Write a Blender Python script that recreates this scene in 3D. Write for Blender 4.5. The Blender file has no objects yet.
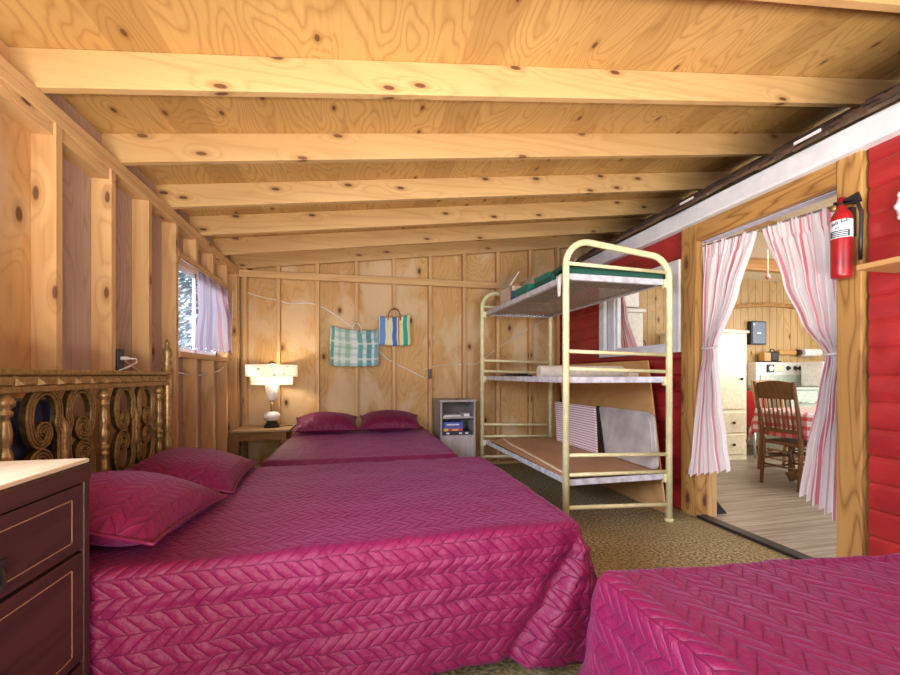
import bpy, math, random
from mathutils import Vector, Matrix, noise
random.seed(7)
S = bpy.context.scene
COL = S.collection
PI = math.pi

# ------------------------------------------------------------------ camera, world, lights, exposure
cd = bpy.data.cameras.new('camera'); cam = bpy.data.objects.new('camera', cd); COL.objects.link(cam)
cd.sensor_width = 36; cd.lens = 415 / 900 * 36; cd.shift_y = 37.5 / 900; cd.clip_start = .02
cam.location = (0, 0, 1.1); cam.rotation_euler = (PI / 2, 0, -math.atan(92 / 415))
S.camera = cam
S.view_settings.view_transform = 'Standard'; S.view_settings.look = 'None'
S.view_settings.gamma = 1; S.view_settings.use_curve_mapping = False
S.view_settings.exposure = 0.18

w = bpy.data.worlds.new('sky'); S.world = w; w.use_nodes = True
w.node_tree.nodes['Background'].inputs[0].default_value = (.78, .88, 1, 1)
w.node_tree.nodes['Background'].inputs[1].default_value = 2.0

def area(name, loc, target, sx, sy, power, col):
    l = bpy.data.lights.new(name, 'AREA'); l.shape = 'RECTANGLE'; l.size = sx; l.size_y = sy
    l.energy = power; l.color = col
    o = bpy.data.objects.new(name, l); COL.objects.link(o); o.location = loc
    o.rotation_euler = (Vector(target) - Vector(loc)).to_track_quat('-Z', 'Y').to_euler()
    return o
area('front_fill_light', (.4, -7.0, 1.9), (.5, 3, 1.2), 3.6, 2.2, 165, (1, .97, .93))  # added fill lamp behind the camera, evens out the depth of the room
area('side_window_light', (-1.75, .1, 1.75), (1.2, 1.6, .5), 1.9, .8, 180, (.78, .85, 1))
area('outer_uplight_fill', (.5, -3.6, .1), (.4, 2.0, 3.4), 2.6, .8, 95, (1, .94, .84))  # added low lamp aimed upwards, carries light to the rear rafters
area('ceiling_uplight_fill', (.3, -1.7, .10), (.3, -1.62, 2.9), 2.6, .8, 430, (1, .92, .80))  # added uplight behind the camera that brightens the ceiling plywood
area('small_window_light', (-2.7, 3.6, 2.55), (-.2, 4.0, .7), 1.2, .7, 190, (.85, .92, 1))
area('kitchen_window_light', (6.95, 2.6, 1.6), (3.5, 3.6, 1.0), 1.6, 1.2, 58, (1, .97, .93))
area('kitchen_ceiling_light', (4.6, 2.9, 2.38), (4.6, 3.1, 0), 1.2, 1.2, 34, (1, .95, .86))

# ------------------------------------------------------------------ material helpers
class N:
    def __init__(s, name):
        s.m = bpy.data.materials.new(name); s.m.use_nodes = True
        s.t = s.m.node_tree; s.b = s.t.nodes['Principled BSDF']
    def n(s, typ, **kw):
        nd = s.t.nodes.new(typ)
        for k, v in kw.items(): setattr(nd, k, v)
        return nd
    def set(s, sock, v):
        if isinstance(v, bpy.types.NodeSocket): s.t.links.new(v, sock)
        elif v is not None: sock.default_value = v
    def math(s, op, a, b=None, c=None, clamp=False):
        nd = s.n('ShaderNodeMath', operation=op, use_clamp=clamp)
        for i, v in enumerate((a, b, c)):
            if v is not None: s.set(nd.inputs[i], v)
        return nd.outputs[0]
    def mix(s, f, a, b, blend='MIX'):
        nd = s.n('ShaderNodeMix', data_type='RGBA', blend_type=blend)
        s.set(nd.inputs[0], f)
        for i, v in ((6, a), (7, b)):
            s.set(nd.inputs[i], (*v, 1) if isinstance(v, tuple) and len(v) == 3 else v)
        return nd.outputs[2]
    def noise(s, vec, scale, detail=2, dist=0, rough=.5):
        nd = s.n('ShaderNodeTexNoise'); s.set(nd.inputs['Vector'], vec)
        nd.inputs['Scale'].default_value = scale; nd.inputs['Detail'].default_value = detail
        nd.inputs['Distortion'].default_value = dist; nd.inputs['Roughness'].default_value = rough
        return nd.outputs[0]
    def vmath(s, op, a, b):
        nd = s.n('ShaderNodeVectorMath', operation=op)
        s.set(nd.inputs[0], a); s.set(nd.inputs[1], b)
        return nd.outputs[0]
    def obj(s): return s.n('ShaderNodeTexCoord').outputs['Object']
    def uv(s): return s.n('ShaderNodeTexCoord').outputs['UV']
    def sep(s, v):
        nd = s.n('ShaderNodeSeparateXYZ'); s.set(nd.inputs[0], v); return nd.outputs
    def rnd(s): return s.n('ShaderNodeObjectInfo').outputs['Random']
    def ss(s, v, a, b, lo=0., hi=1.):
        nd = s.n('ShaderNodeMapRange', interpolation_type='SMOOTHSTEP')
        s.set(nd.inputs[0], v); s.set(nd.inputs[1], a); s.set(nd.inputs[2], b)
        nd.inputs[3].default_value = lo; nd.inputs[4].default_value = hi
        return nd.outputs[0]
    def bump(s, h, strength, dist):
        nd = s.n('ShaderNodeBump'); nd.inputs['Strength'].default_value = strength
        nd.inputs['Distance'].default_value = dist; s.set(nd.inputs['Height'], h)
        s.set(s.b.inputs['Normal'], nd.outputs[0])
    def fin(s, col, rough=.5, metal=0, spec=None):
        s.set(s.b.inputs['Base Color'], (*col, 1) if isinstance(col, tuple) and len(col) == 3 else col)
        s.set(s.b.inputs['Roughness'], rough); s.set(s.b.inputs['Metallic'], metal)
        if spec is not None: s.b.inputs['Specular IOR Level'].default_value = spec
        return s.m

def plain(name, col, rough=.5, metal=0, var=.08, scale=30, bump=0, spec=None):
    k = N(name); v = k.noise(k.obj(), scale, 3)
    f = k.ss(v, .3, .7)
    dk = tuple(c * (1 - var) for c in col); lt = tuple(min(1, c * (1 + var)) for c in col)
    if bump: k.bump(v, bump, .004)
    return k.fin(k.mix(f, dk, lt), rough, metal, spec)

def wood(name, light, dark, axis='Z', cs=3., al=.2, rings=10, mixr=.5, knots=0., rough=.6, strips=0, stain=None, tone=.16, kx=2.2, ky=1., spec=.3, grooves=None):
    k = N(name); r = k.rnd()
    off = k.n('ShaderNodeCombineXYZ')
    for i, q in enumerate((13.1, 7.7, 23.3)): k.set(off.inputs[i], k.math('MULTIPLY', r, q))
    o = k.obj(); p = k.vmath('ADD', o, off.outputs[0])
    ai = 'XYZ'.index(axis)
    sc = [cs] * 3; sc[ai] = cs * al
    ps = k.vmath('MULTIPLY', p, tuple(sc))
    vo = k.n('ShaderNodeTexVoronoi', voronoi_dimensions='2D'); vo.inputs['Scale'].default_value = 1.
    so = k.sep(p); cr = [so[i] for i in range(3) if i != ai]; kv = k.n('ShaderNodeCombineXYZ')
    k.set(kv.inputs[0], k.math('MULTIPLY', k.math('ADD', cr[0], cr[1]), kx)); k.set(kv.inputs[1], k.math('MULTIPLY', so[ai], ky)); k.set(vo.inputs['Vector'], kv.outputs[0])
    skip = k.math('MULTIPLY', k.math('LESS_THAN', k.sep(vo.outputs['Color'])[0], .4), 5.)
    vd = k.math('ADD', vo.outputs['Distance'], skip)
    g = k.noise(ps, 1., 1.5, .25)
    g = k.math('MULTIPLY', g, rings)
    if knots: g = k.math('ADD', g, k.ss(vd, .0, .38, 1.7, 0.))
    ringv = k.math('PINGPONG', g, .5)
    ringf = k.math('POWER', k.math('MULTIPLY', ringv, 2.), 3.)
    fs = [70.] * 3; fs[ai] = 2.2
    fine = k.noise(k.vmath('MULTIPLY', p, tuple(fs)), 1., 2)
    f = k.math('ADD', k.math('MULTIPLY', ringf, mixr), k.math('MULTIPLY', k.math('SUBTRACT', fine, .5), .55), clamp=True)
    col = k.mix(f, light, dark)
    if strips:
        x = k.sep(p)['XYZ'.index('X' if axis != 'X' else 'Y')]
        wn = k.n('ShaderNodeTexWhiteNoise', noise_dimensions='1D'); k.set(wn.inputs['W'], k.math('FLOOR', k.math('DIVIDE', x, strips)))
        col = k.mix(k.ss(wn.outputs[0], .45, 1., 0., .4), col, tuple(c * .72 for c in dark))
    big = k.noise(k.vmath('MULTIPLY', p, tuple(1.6 if i != ai else .9 for i in range(3))), 1., 2)
    col = k.mix(k.ss(big, .35, .7, 0., tone * 2), col, tuple(c * .78 for c in dark))
    if stain:
        sn = k.noise(k.vmath('MULTIPLY', p, (2.2, 2.2, 1.3)), 1., 4, .4)
        col = k.mix(k.ss(sn, .46, .6, 0., .75), col, stain)
    if knots:
        kn = k.ss(vd, knots * .55, knots, 1., 0.)
        col = k.mix(k.math('MULTIPLY', k.ss(vd, knots, knots * 2.2, 1., 0.), .45), col, tuple(c * .75 for c in dark))
        col = k.mix(kn, col, (.12, .05, .022))
    # every piece of timber a little lighter or darker
    col = k.mix(k.math('MULTIPLY', r, .22), col, tuple(c * .8 for c in dark))
    h = fine
    if grooves:
        gi, pitch = grooves
        q = k.math('FRACT', k.math('DIVIDE', k.sep(o)[gi], pitch))
        gl = k.ss(k.math('ABSOLUTE', k.math('SUBTRACT', q, .5)), .455, .495)
        col = k.mix(gl, col, tuple(c * .35 for c in dark))
        h = k.math('SUBTRACT', fine, k.math('MULTIPLY', gl, 2.))
    k.bump(h, .25, .003)
    return k.fin(col, rough, 0, spec)

def herringbone(name, col, hi):
    """quilted satin: rows of slanted stitched ridges that turn from row to row, UV in metres"""
    k = N(name); uv = k.sep(k.uv()); u, v = uv[0], uv[1]
    wob = k.noise(k.uv(), 9., 2)
    u = k.math('ADD', u, k.math('MULTIPLY', wob, .016)); v = k.math('ADD', v, k.math('MULTIPLY', wob, .012))
    rv = k.math('DIVIDE', v, .050); ri = k.math('FLOOR', rv); fr = k.math('FRACT', rv)
    d = k.math('SUBTRACT', k.math('MULTIPLY', k.math('MODULO', ri, 2.), 2.), 1.)
    d = k.math('SIGN', d)
    wv = k.math('ADD', k.math('DIVIDE', u, .041), k.math('MULTIPLY', k.math('MULTIPLY', d, fr), 1.2))
    ridge = k.math('ABSOLUTE', k.math('SINE', k.math('MULTIPLY', wv, PI)))
    row = k.math('ABSOLUTE', k.math('SINE', k.math('MULTIPLY', rv, PI)))
    hgt = k.math('MULTIPLY', k.math('POWER', ridge, .38), k.math('POWER', row, .16))
    cr = k.noise(k.uv(), 34., 5, .8, .6)
    hgt = k.math('ADD', hgt, k.math('MULTIPLY', cr, 1.3))
    k.bump(hgt, .8, .0058)
    seam = k.ss(k.math('MINIMUM', ridge, row), .04, .22, .5, 0.)
    c = k.mix(seam, col, tuple(x * .35 for x in col))
    c = k.mix(k.ss(k.noise(k.uv(), 2.2, 2), .35, .7, 0., .35), c, hi)
    k.b.inputs['Sheen Weight'].default_value = .13; k.b.inputs['Sheen Roughness'].default_value = .35
    k.b.inputs['Sheen Tint'].default_value = (.85, .4, .95, 1)
    return k.fin(c, .48, 0, .28)

def stripes_uv(name, base, bars, rough=.8, trans=0., cross=None):
    """vertical stripes by UV.x; bars = (centre, half width, colour) in one repeat of 1"""
    k = N(name); uv = k.sep(k.uv()); f = k.math('FRACT', uv[0]); c = base
    for ce, hw, co in bars:
        m = k.ss(k.math('ABSOLUTE', k.math('SUBTRACT', f, ce)), hw * .7, hw, 1., 0.)
        c = k.mix(m, c, co)
    if cross:
        f2 = k.math('FRACT', uv[1])
        for ce, hw, co, a in cross:
            m = k.ss(k.math('ABSOLUTE', k.math('SUBTRACT', f2, ce)), hw * .7, hw, a, 0.)
            c = k.mix(m, c, co)
    m = k.fin(c, rough, 0, .2)
    k.bump(k.noise(k.uv(), 40, 2), .15, .003)
    if trans:
        tr = k.n('ShaderNodeBsdfTranslucent'); k.set(tr.inputs[0], c if isinstance(c, bpy.types.NodeSocket) else (*c, 1))
        mx = k.n('ShaderNodeMixShader'); mx.inputs[0].default_value = trans
        out = k.t.nodes['Material Output']
        k.t.links.new(k.b.outputs[0], mx.inputs[1]); k.t.links.new(tr.outputs[0], mx.inputs[2]); k.t.links.new(mx.outputs[0], out.inputs[0])
    return m

# ------------------------------------------------------------------ materials
M = {}
M['ply_ceiling'] = wood('ceiling_plywood', (.68, .43, .155), (.38, .18, .045), 'Y', 3.6, .3, 24, .55, .05, .6, strips=.21, kx=3.3, ky=1.9, tone=.10)
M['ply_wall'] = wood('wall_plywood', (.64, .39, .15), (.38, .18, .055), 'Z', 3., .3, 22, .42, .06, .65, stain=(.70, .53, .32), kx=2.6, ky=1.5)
M['ply_shaded'] = wood('shaded_wall_plywood', (.50, .36, .27), (.29, .18, .13), 'Z', 3.6, .22, 22, .5, .06, .65, kx=2.8, ky=1.6)  # left wall plywood, cool shade between the studs put into its colour
M['rafter'] = wood('rafter_fir', (.60, .385, .165), (.40, .21, .07), 'X', 5., .08, 9, .4, .075, .5, kx=5.5, ky=2.1, tone=.08)
M['stud'] = wood('stud_fir', (.68, .43, .19), (.42, .2, .07), 'Z', 5., .08, 9, .45, .08, .55, kx=5.5, ky=2.1, tone=.10)
M['plate_y'] = wood('plate_fir_along', (.70, .46, .21), (.46, .24, .09), 'Y', 5., .08, 7, .5, .05, .55, kx=4.5, ky=1.5, tone=.1)
M['plate_x'] = wood('plate_fir_across', (.66, .42, .18), (.42, .21, .075), 'X', 5., .08, 7, .5, .05, .55, kx=4.5, ky=1.5, tone=.12)
M['post'] = wood('door_post_fir', (.55, .31, .10), (.20, .08, .02), 'Z', 5., .12, 12, .75, .09, .45, kx=4.2, ky=1.7)
M['header'] = wood('door_header_fir', (.55, .30, .09), (.19, .075, .018), 'Y', 5., .12, 12, .8, .09, .45, kx=4.2, ky=1.7)
M['panel'] = wood('kitchen_panelling', (.66, .46, .22), (.42, .23, .08), 'Z', 3., .15, 9, .5, .05, .5, kx=3, ky=1.4, grooves=(0, .13))
M['pine'] = wood('orange_pine', (.62, .33, .11), (.40, .18, .05), 'X', 4., .1, 8, .5, 0, .45)
M['oak'] = wood('chair_oak', (.20, .10, .038), (.085, .038, .014), 'Z', 9., .1, 7, .7, 0, .35)
M['oak_light'] = wood('chair_light_oak', (.42, .25, .12), (.24, .12, .05), 'Z', 9., .1, 7, .7, 0, .35)
M['walnut'] = wood('dresser_mahogany', (.058, .022, .019), (.026, .010, .009), 'Y', 5., .08, 9, .6, 0, .42, tone=.1)
M['inlay'] = plain('pale_inlay_line', (.23, .13, .07), .5)
M['dresser_top'] = wood('worn_pale_dresser_top', (.56, .45, .32), (.4, .28, .16), 'Y', 4., .1, 8, .4, 0, .45)
M['table_wood'] = wood('side_table_wood', (.36, .19, .06), (.15, .065, .02), 'X', 5., .1, 9, .6, 0, .4)
M['table_top'] = wood('pale_side_table_top', (.58, .42, .22), (.4, .25, .1), 'X', 5., .1, 8, .4, 0, .35)
M['greywood'] = wood('limed_grey_wood', (.50, .46, .44), (.33, .29, .27), 'Z', 6., .08, 9, .5, 0, .6)
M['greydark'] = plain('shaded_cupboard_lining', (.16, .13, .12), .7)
M['board'] = wood('hardboard_sheet', (.50, .29, .16), (.36, .19, .095), 'Y', 2., .4, 6, .35, 0, .55)
M['boardedge'] = plain('pale_board_edge', (.72, .6, .46), .6)
M['ply_loose'] = wood('loose_plywood_sheet', (.74, .44, .17), (.48, .24, .08), 'Y', 2.2, .3, 10, .45, .04, .55, kx=2.4, ky=1.2)
M['cream_paint'] = plain('cream_yellow_paint', (.76, .71, .40), .35, 0, .10, 14)
M['spring_steel'] = plain('dull_steel_links', (.30, .225, .17), .5, .2, .25, 40)
M['angle_steel'] = plain('grey_blue_angle_iron', (.60, .60, .66), .45, .1, .2, 18)
M['magenta'] = herringbone('magenta_quilted_satin', (.152, .0055, .050), (.18, .007, .044))
M['magenta_lining'] = plain('magenta_piping', (.15, .006, .045), .5)
M['mattress'] = plain('mattress_ticking', (.6, .57, .52), .8)
M['bedmetal'] = plain('bed_frame_steel', (.05, .045, .04), .4, .6)
M['white_paint'] = plain('chipped_white_paint', (.72, .73, .76), .5, 0, .07, 9, .15)
M['lavender'] = plain('bluish_white_paint', (.55, .55, .72), .5)
M['white'] = plain('white_enamel', (.80, .79, .76), .25)
M['cream'] = plain('cream_enamel', (.80, .72, .52), .35)
M['black'] = plain('black_plastic', (.015, .015, .018), .35)
M['dark'] = plain('dark_iron', (.035, .033, .033), .4, .5)
M['steel'] = plain('bright_steel', (.6, .6, .6), .25, .9)
M['cablewhite'] = plain('white_cable_sheath', (.78, .75, .68), .5)
M['green'] = plain('dark_green_cloth', (.012, .09, .062), .75)
M['teal'] = plain('teal_card', (.012, .17, .11), .55)
M['cardboard'] = plain('brown_cardboard', (.64, .52, .37), .8)
M['cardinside'] = plain('brown_cardboard_inside', (.22, .15, .09), .85)
M['paper'] = plain('white_paper', (.78, .76, .72), .7)
M['bluecard'] = plain('printed_blue_card', (.06, .11, .42), .5, 0, .3, 60)
M['redcard'] = plain('printed_red_card', (.55, .05, .10), .5)
M['yellowcard'] = plain('printed_yellow_card', (.75, .52, .08), .5)
M['navy'] = plain('navy_card', (.02, .025, .06), .5)
M['ext_red'] = plain('extinguisher_red', (.34, .010, .014), .3)
M['label'] = plain('white_label', (.75, .78, .8), .45)
M['labelblue'] = plain('dark_teal_label', (.035, .075, .10), .45)
M['shelf_pine'] = wood('shelf_pine', (.55, .32, .13), (.34, .16, .055), 'Y', 5., .1, 7, .5, 0, .5)
M['shingle'] = plain('old_dark_shingle', (.11, .07, .045), .85, 0, .45, 9, .6)
M['redcloth'] = plain('red_vinyl', (.5, .012, .02), .35)
M['foam'] = plain('grey_board_laminate', (.46, .43, .42), .5, 0, .2, 6)
M['rollmat'] = plain('cream_rolled_paper', (.66, .6, .5), .75)
M['stove'] = plain('pale_green_enamel', (.48, .56, .47), .25)
M['breaker'] = plain('blue_grey_panel_paint', (.16, .20, .27), .4)
M['pinkbulb'] = plain('pink_glass_knob', (.75, .25, .25), .3)
M['tan'] = plain('tan_wood_block', (.55, .30, .09), .5)
M['rose'] = plain('red_brown_handle', (.30, .05, .03), .6)

def brass(name, a, b):
    k = N(name); f = k.ss(k.noise(k.obj(), 60, 3), .3, .75)
    return k.fin(k.mix(f, a, b), .34, .5)
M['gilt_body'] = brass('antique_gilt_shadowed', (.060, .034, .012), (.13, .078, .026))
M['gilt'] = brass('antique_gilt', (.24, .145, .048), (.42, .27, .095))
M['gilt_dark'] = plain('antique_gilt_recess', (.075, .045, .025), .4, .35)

def red_boards():
    k = N('red_painted_boards'); o = k.obj()
    f = k.ss(k.noise(o, 5, 5, .6), .3, .7)
    c = k.mix(f, (.29, .016, .02), (.40, .026, .028))
    k.bump(k.noise(k.vmath('MULTIPLY', o, (6, 5, 40)), 1., 3), .3, .006)
    return k.fin(c, .3, 0, .6)
M['red'] = red_boards()

def carpet():
    k = N('olive_brown_carpet'); o = k.obj()
    a = k.noise(o, 60, 4); b = k.noise(o, 2.2, 3); c2 = k.noise(o, 240, 1)
    c = k.mix(k.ss(a, .35, .65), (.125, .098, .055), (.46, .385, .225))
    c = k.mix(k.ss(b, .35, .7, 0., .5), c, (.24, .18, .085))
    c = k.mix(k.ss(c2, .62, .75, 0., .5), c, (.5, .42, .27))
    k.bump(a, .7, .012)
    return k.fin(c, .95, 0, .1)
M['carpet'] = carpet()

def kfloor():
    k = N('worn_grey_floor_boards'); o = k.obj(); s = k.sep(o)
    q = k.math('DIVIDE', s[1], .075); fr = k.math('FRACT', q)
    wn = k.n('ShaderNodeTexWhiteNoise', noise_dimensions='1D'); k.set(wn.inputs['W'], k.math('FLOOR', q))
    g = k.noise(k.vmath('MULTIPLY', o, (1.5, 30, 1)), 1., 4)
    c = k.mix(k.ss(g, .3, .7), (.23, .18, .135), (.42, .36, .29))
    c = k.mix(k.math('MULTIPLY', wn.outputs[0], .35), c, (.22, .17, .13))
    gl = k.ss(k.math('ABSOLUTE', k.math('SUBTRACT', fr, .5)), .46, .495, 0., .8)
    c = k.mix(gl, c, (.07, .05, .04))
    return k.fin(c, .42)
M['kfloor'] = kfloor()

WHT = (.80, .79, .80)
M['curtain'] = stripes_uv('white_curtain_with_rose_stripes', WHT, [(.12, .055, (.70, .24, .30)), (.30, .03, (.74, .5, .54)), (.55, .05, (.70, .30, .37)), (.80, .03, (.74, .48, .53))], .8, .35)
M['red_curtain'] = stripes_uv('red_striped_kitchen_curtain', (.74, .62, .64), [(.2, .13, (.55, .07, .11)), (.6, .10, (.60, .16, .2)), (.85, .05, (.66, .3, .33))], .8, .3)
M['win_curtain'] = stripes_uv('sheer_striped_window_curtain', (.42, .38, .43), [(.15, .07, (.40, .14, .18)), (.42, .05, (.30, .24, .40)), (.66, .06, (.48, .26, .30)), (.9, .05, (.33, .27, .42))], .8, .25)
M['bag_green'] = stripes_uv('green_checked_mesh', (.66, .76, .72), [(.06, .035, (.12, .36, .26)), (.20, .03, (.45, .62, .45)), (.36, .06, (.40, .56, .38)), (.5, .05, (.76, .82, .80)), (.62, .06, (.16, .42, .40)), (.80, .06, (.12, .32, .38)), (.94, .04, (.22, .44, .52))], .5, .2,
                       [(.15, .09, (.16, .42, .38), .4), (.45, .08, (.76, .83, .8), .6), (.72, .10, (.2, .45, .45), .35)])
M['bag_stripe'] = stripes_uv('blue_yellow_green_striped_weave', (.62, .68, .66), [(.12, .10, (.12, .25, .52)), (.27, .04, (.70, .62, .26)), (.36, .035, (.70, .66, .34)), (.5, .085, (.05, .15, .40)), (.63, .035, (.52, .22, .06)), (.70, .03, (.74, .62, .2)), (.84, .08, (.04, .36, .22)), (.96, .04, (.62, .66, .3))], .5)
M['gingham'] = stripes_uv('red_white_gingham', (.80, .74, .72), [(.25, .25, (.62, .20, .18))], .7, 0, [(.25, .25, (.52, .012, .03), .72)])
M['pinkstripe'] = stripes_uv('white_panel_with_red_pinstripes', (.78, .74, .78), [], .6, 0, [(.5, .17, (.58, .10, .20), .95)])

def shade_mat():
    k = N('white_shade_with_leaf_specks'); uv = k.uv()
    vo = k.n('ShaderNodeTexVoronoi'); k.set(vo.inputs['Vector'], k.vmath('MULTIPLY', k.obj(), (14, 14, 18))); vo.inputs['Scale'].default_value = 1
    c = k.mix(k.ss(vo.outputs['Distance'], .13, .2, .8, 0.), (.86, .80, .68), (.16, .11, .07))
    tr = k.n('ShaderNodeBsdfTranslucent'); k.set(tr.inputs[0], c)
    mx = k.n('ShaderNodeMixShader'); mx.inputs[0].default_value = .15
    k.fin(c, .8)
    k.t.links.new(k.b.outputs[0], mx.inputs[1]); k.t.links.new(tr.outputs[0], mx.inputs[2])
    k.t.links.new(mx.outputs[0], k.t.nodes['Material Output'].inputs[0])
    return k.m
M['shade'] = shade_mat()
def glass(name, col, rough=.05, alpha=.25):
    k = N(name)
    k.b.inputs['Transmission Weight'].default_value = 1; k.b.inputs['IOR'].default_value = 1.3
    return k.fin(col, rough)
M['frost'] = plain('frosted_white_lamp_glass', (.74, .72, .72), .3)
def pane_mat():
    k = N('window_glass'); tr = k.n('ShaderNodeBsdfTransparent'); gl = k.n('ShaderNodeBsdfGlossy'); gl.inputs['Roughness'].default_value = .03
    mx = k.n('ShaderNodeMixShader'); mx.inputs[0].default_value = .07
    k.t.links.new(tr.outputs[0], mx.inputs[1]); k.t.links.new(gl.outputs[0], mx.inputs[2])
    k.t.links.new(mx.outputs[0], k.t.nodes['Material Output'].inputs[0])
    return k.m
M['pane'] = pane_mat()
M['leaf'] = plain('pale_blue_green_needles', (.40, .50, .52), .7, 0, .3, 4)
M['bark'] = plain('bark', (.12, .08, .05), .9)
M['soil'] = plain('pale_ground', (.45, .42, .38), .9)

# ------------------------------------------------------------------ mesh helpers
class MB:
    def __init__(s): s.v = []; s.f = []; s.uv = None
    def add(s, vs, fs):
        b = len(s.v); s.v += [tuple(x) for x in vs]; s.f += [tuple(i + b for i in f) for f in fs]
        return s
    def box(s, x0, x1, y0, y1, z0, z1, R=None):
        vs = [(x, y, z) for x in (x0, x1) for y in (y0, y1) for z in (z0, z1)]
        if R is not None: vs = [tuple(R @ Vector(p)) for p in vs]
        return s.add(vs, [(0, 1, 3, 2), (4, 6, 7, 5), (0, 4, 5, 1), (2, 3, 7, 6), (0, 2, 6, 4), (1, 5, 7, 3)])
    def hexa(s, a, b):
        """a, b: four points each (bottom ring, top ring)"""
        return s.add(list(a) + list(b), [(3, 2, 1, 0), (4, 5, 6, 7), (0, 1, 5, 4), (1, 2, 6, 5), (2, 3, 7, 6), (3, 0, 4, 7)])
    def prism(s, poly, fn0, fn1):
        n = len(poly); vs = [fn0(p) for p in poly] + [fn1(p) for p in poly]
        fs = [tuple(range(n))[::-1], tuple(range(n, 2 * n))] + [(i, (i + 1) % n, n + (i + 1) % n, n + i) for i in range(n)]
        return s.add(vs, fs)
    def tube(s, pts, r, n=8, closed=False, sq=False):
        pts = [Vector(p) for p in pts]; m = len(pts); rs = r if isinstance(r, (list, tuple)) else [r] * m
        up = None; vs = []
        for i in range(m):
            a = pts[(i - 1) % m] if closed or i else pts[0]; b = pts[(i + 1) % m] if closed or i < m - 1 else pts[-1]
            t = (b - a).normalized()
            if up is None:
                up = Vector((0, 0, 1)) if abs(t.z) < .9 else Vector((1, 0, 0))
            up = (up - t * up.dot(t)).normalized(); sd = t.cross(up)
            for j in range(n):
                an = 2 * PI * (j + (.5 if n == 4 else 0)) / n
                vs.append(pts[i] + (up * math.cos(an) + sd * math.sin(an)) * rs[i])
        fs = []
        for i in range(m if closed else m - 1):
            for j in range(n):
                fs.append((i * n + j, i * n + (j + 1) % n, ((i + 1) % m) * n + (j + 1) % n, ((i + 1) % m) * n + j))
        if not closed: fs += [tuple(range(n))[::-1], tuple(range((m - 1) * n, m * n))]
        return s.add(vs, fs)
    def lathe(s, prof, c, n=20, axis='Z', caps=True):
        cx, cy, cz = c; vs = []
        for r, h in prof:
            for j in range(n):
                a = 2 * PI * j / n; p, q = r * math.cos(a), r * math.sin(a)
                vs.append({'Z': (cx + p, cy + q, cz + h), 'X': (cx + h, cy + p, cz + q), 'Y': (cx + p, cy + h, cz + q)}[axis])
        m = len(prof); fs = [(i * n + j, i * n + (j + 1) % n, (i + 1) * n + (j + 1) % n, (i + 1) * n + j) for i in range(m - 1) for j in range(n)]
        if caps: fs += [tuple(range(n))[::-1], tuple(range((m - 1) * n, m * n))]
        return s.add(vs, fs)
    def sweep(s, path, prof, fn):
        """path: 2d points in a plane; prof: (across, depth) points of a closed section; fn(p, d) -> 3d"""
        m = len(path); n = len(prof); vs = []
        for i in range(m):
            a = Vector(path[max(i - 1, 0)]); b = Vector(path[min(i + 1, m - 1)])
            t = (b - a).normalized(); nn = Vector((-t.y, t.x))
            for (w_, d) in prof:
                p = Vector(path[i]) + nn * w_; vs.append(fn(p, d))
        fs = [(i * n + j, i * n + (j + 1) % n, (i + 1) * n + (j + 1) % n, (i + 1) * n + j) for i in range(m - 1) for j in range(n)]
        fs += [tuple(range(n))[::-1], tuple(range((m - 1) * n, m * n))]
        return s.add(vs, fs)
    def grid(s, nu, nv, fn, uvfn=None, close=False):
        base = len(s.v)
        if uvfn and s.uv is None: s.uv = {}
        for j in range(nv + 1):
            for i in range(nu + 1):
                u, v = i / nu, j / nv
                if uvfn: s.uv[len(s.v)] = uvfn(u, v)
                s.v.append(tuple(fn(u, v)))
        for j in range(nv):
            for i in range(nu):
                a = base + j * (nu + 1) + i; s.f.append((a, a + 1, a + nu + 2, a + nu + 1))
        return s
    def build(s, name, mat, parent=None, off=None, smooth=False, bevel=0, solid=0, sub=0, fix=True):
        if off is None: off = parent.get('_o', (0, 0, 0)) if parent is not None else (0, 0, 0)
        me = bpy.data.meshes.new(name)
        me.from_pydata([(x - off[0], y - off[1], z - off[2]) for x, y, z in s.v], [], s.f)
        if s.uv:
            l = me.uv_layers.new(name='UVMap')
            for lp in me.loops: l.data[lp.index].uv = s.uv.get(lp.vertex_index, (0, 0))
        me.update()
        if fix:
            import bmesh
            bm = bmesh.new(); bm.from_mesh(me); bmesh.ops.recalc_face_normals(bm, faces=bm.faces); bm.to_mesh(me); bm.free()
        me.materials.append(M[mat] if isinstance(mat, str) else mat)
        if smooth:
            for p in me.polygons: p.use_smooth = True
        o = bpy.data.objects.new(name, me); COL.objects.link(o)
        if parent is not None:
            o.parent = parent; o['_o'] = off
        else:
            o.location = off
        if bevel:
            b = o.modifiers.new('bevel', 'BEVEL'); b.width = bevel; b.segments = 2; b.limit_method = 'ANGLE'
        if solid:
            q = o.modifiers.new('solid', 'SOLIDIFY'); q.thickness = solid; q.offset = 0
        if sub:
            q = o.modifiers.new('sub', 'SUBSURF'); q.levels = sub; q.render_levels = sub
        return o

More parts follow.
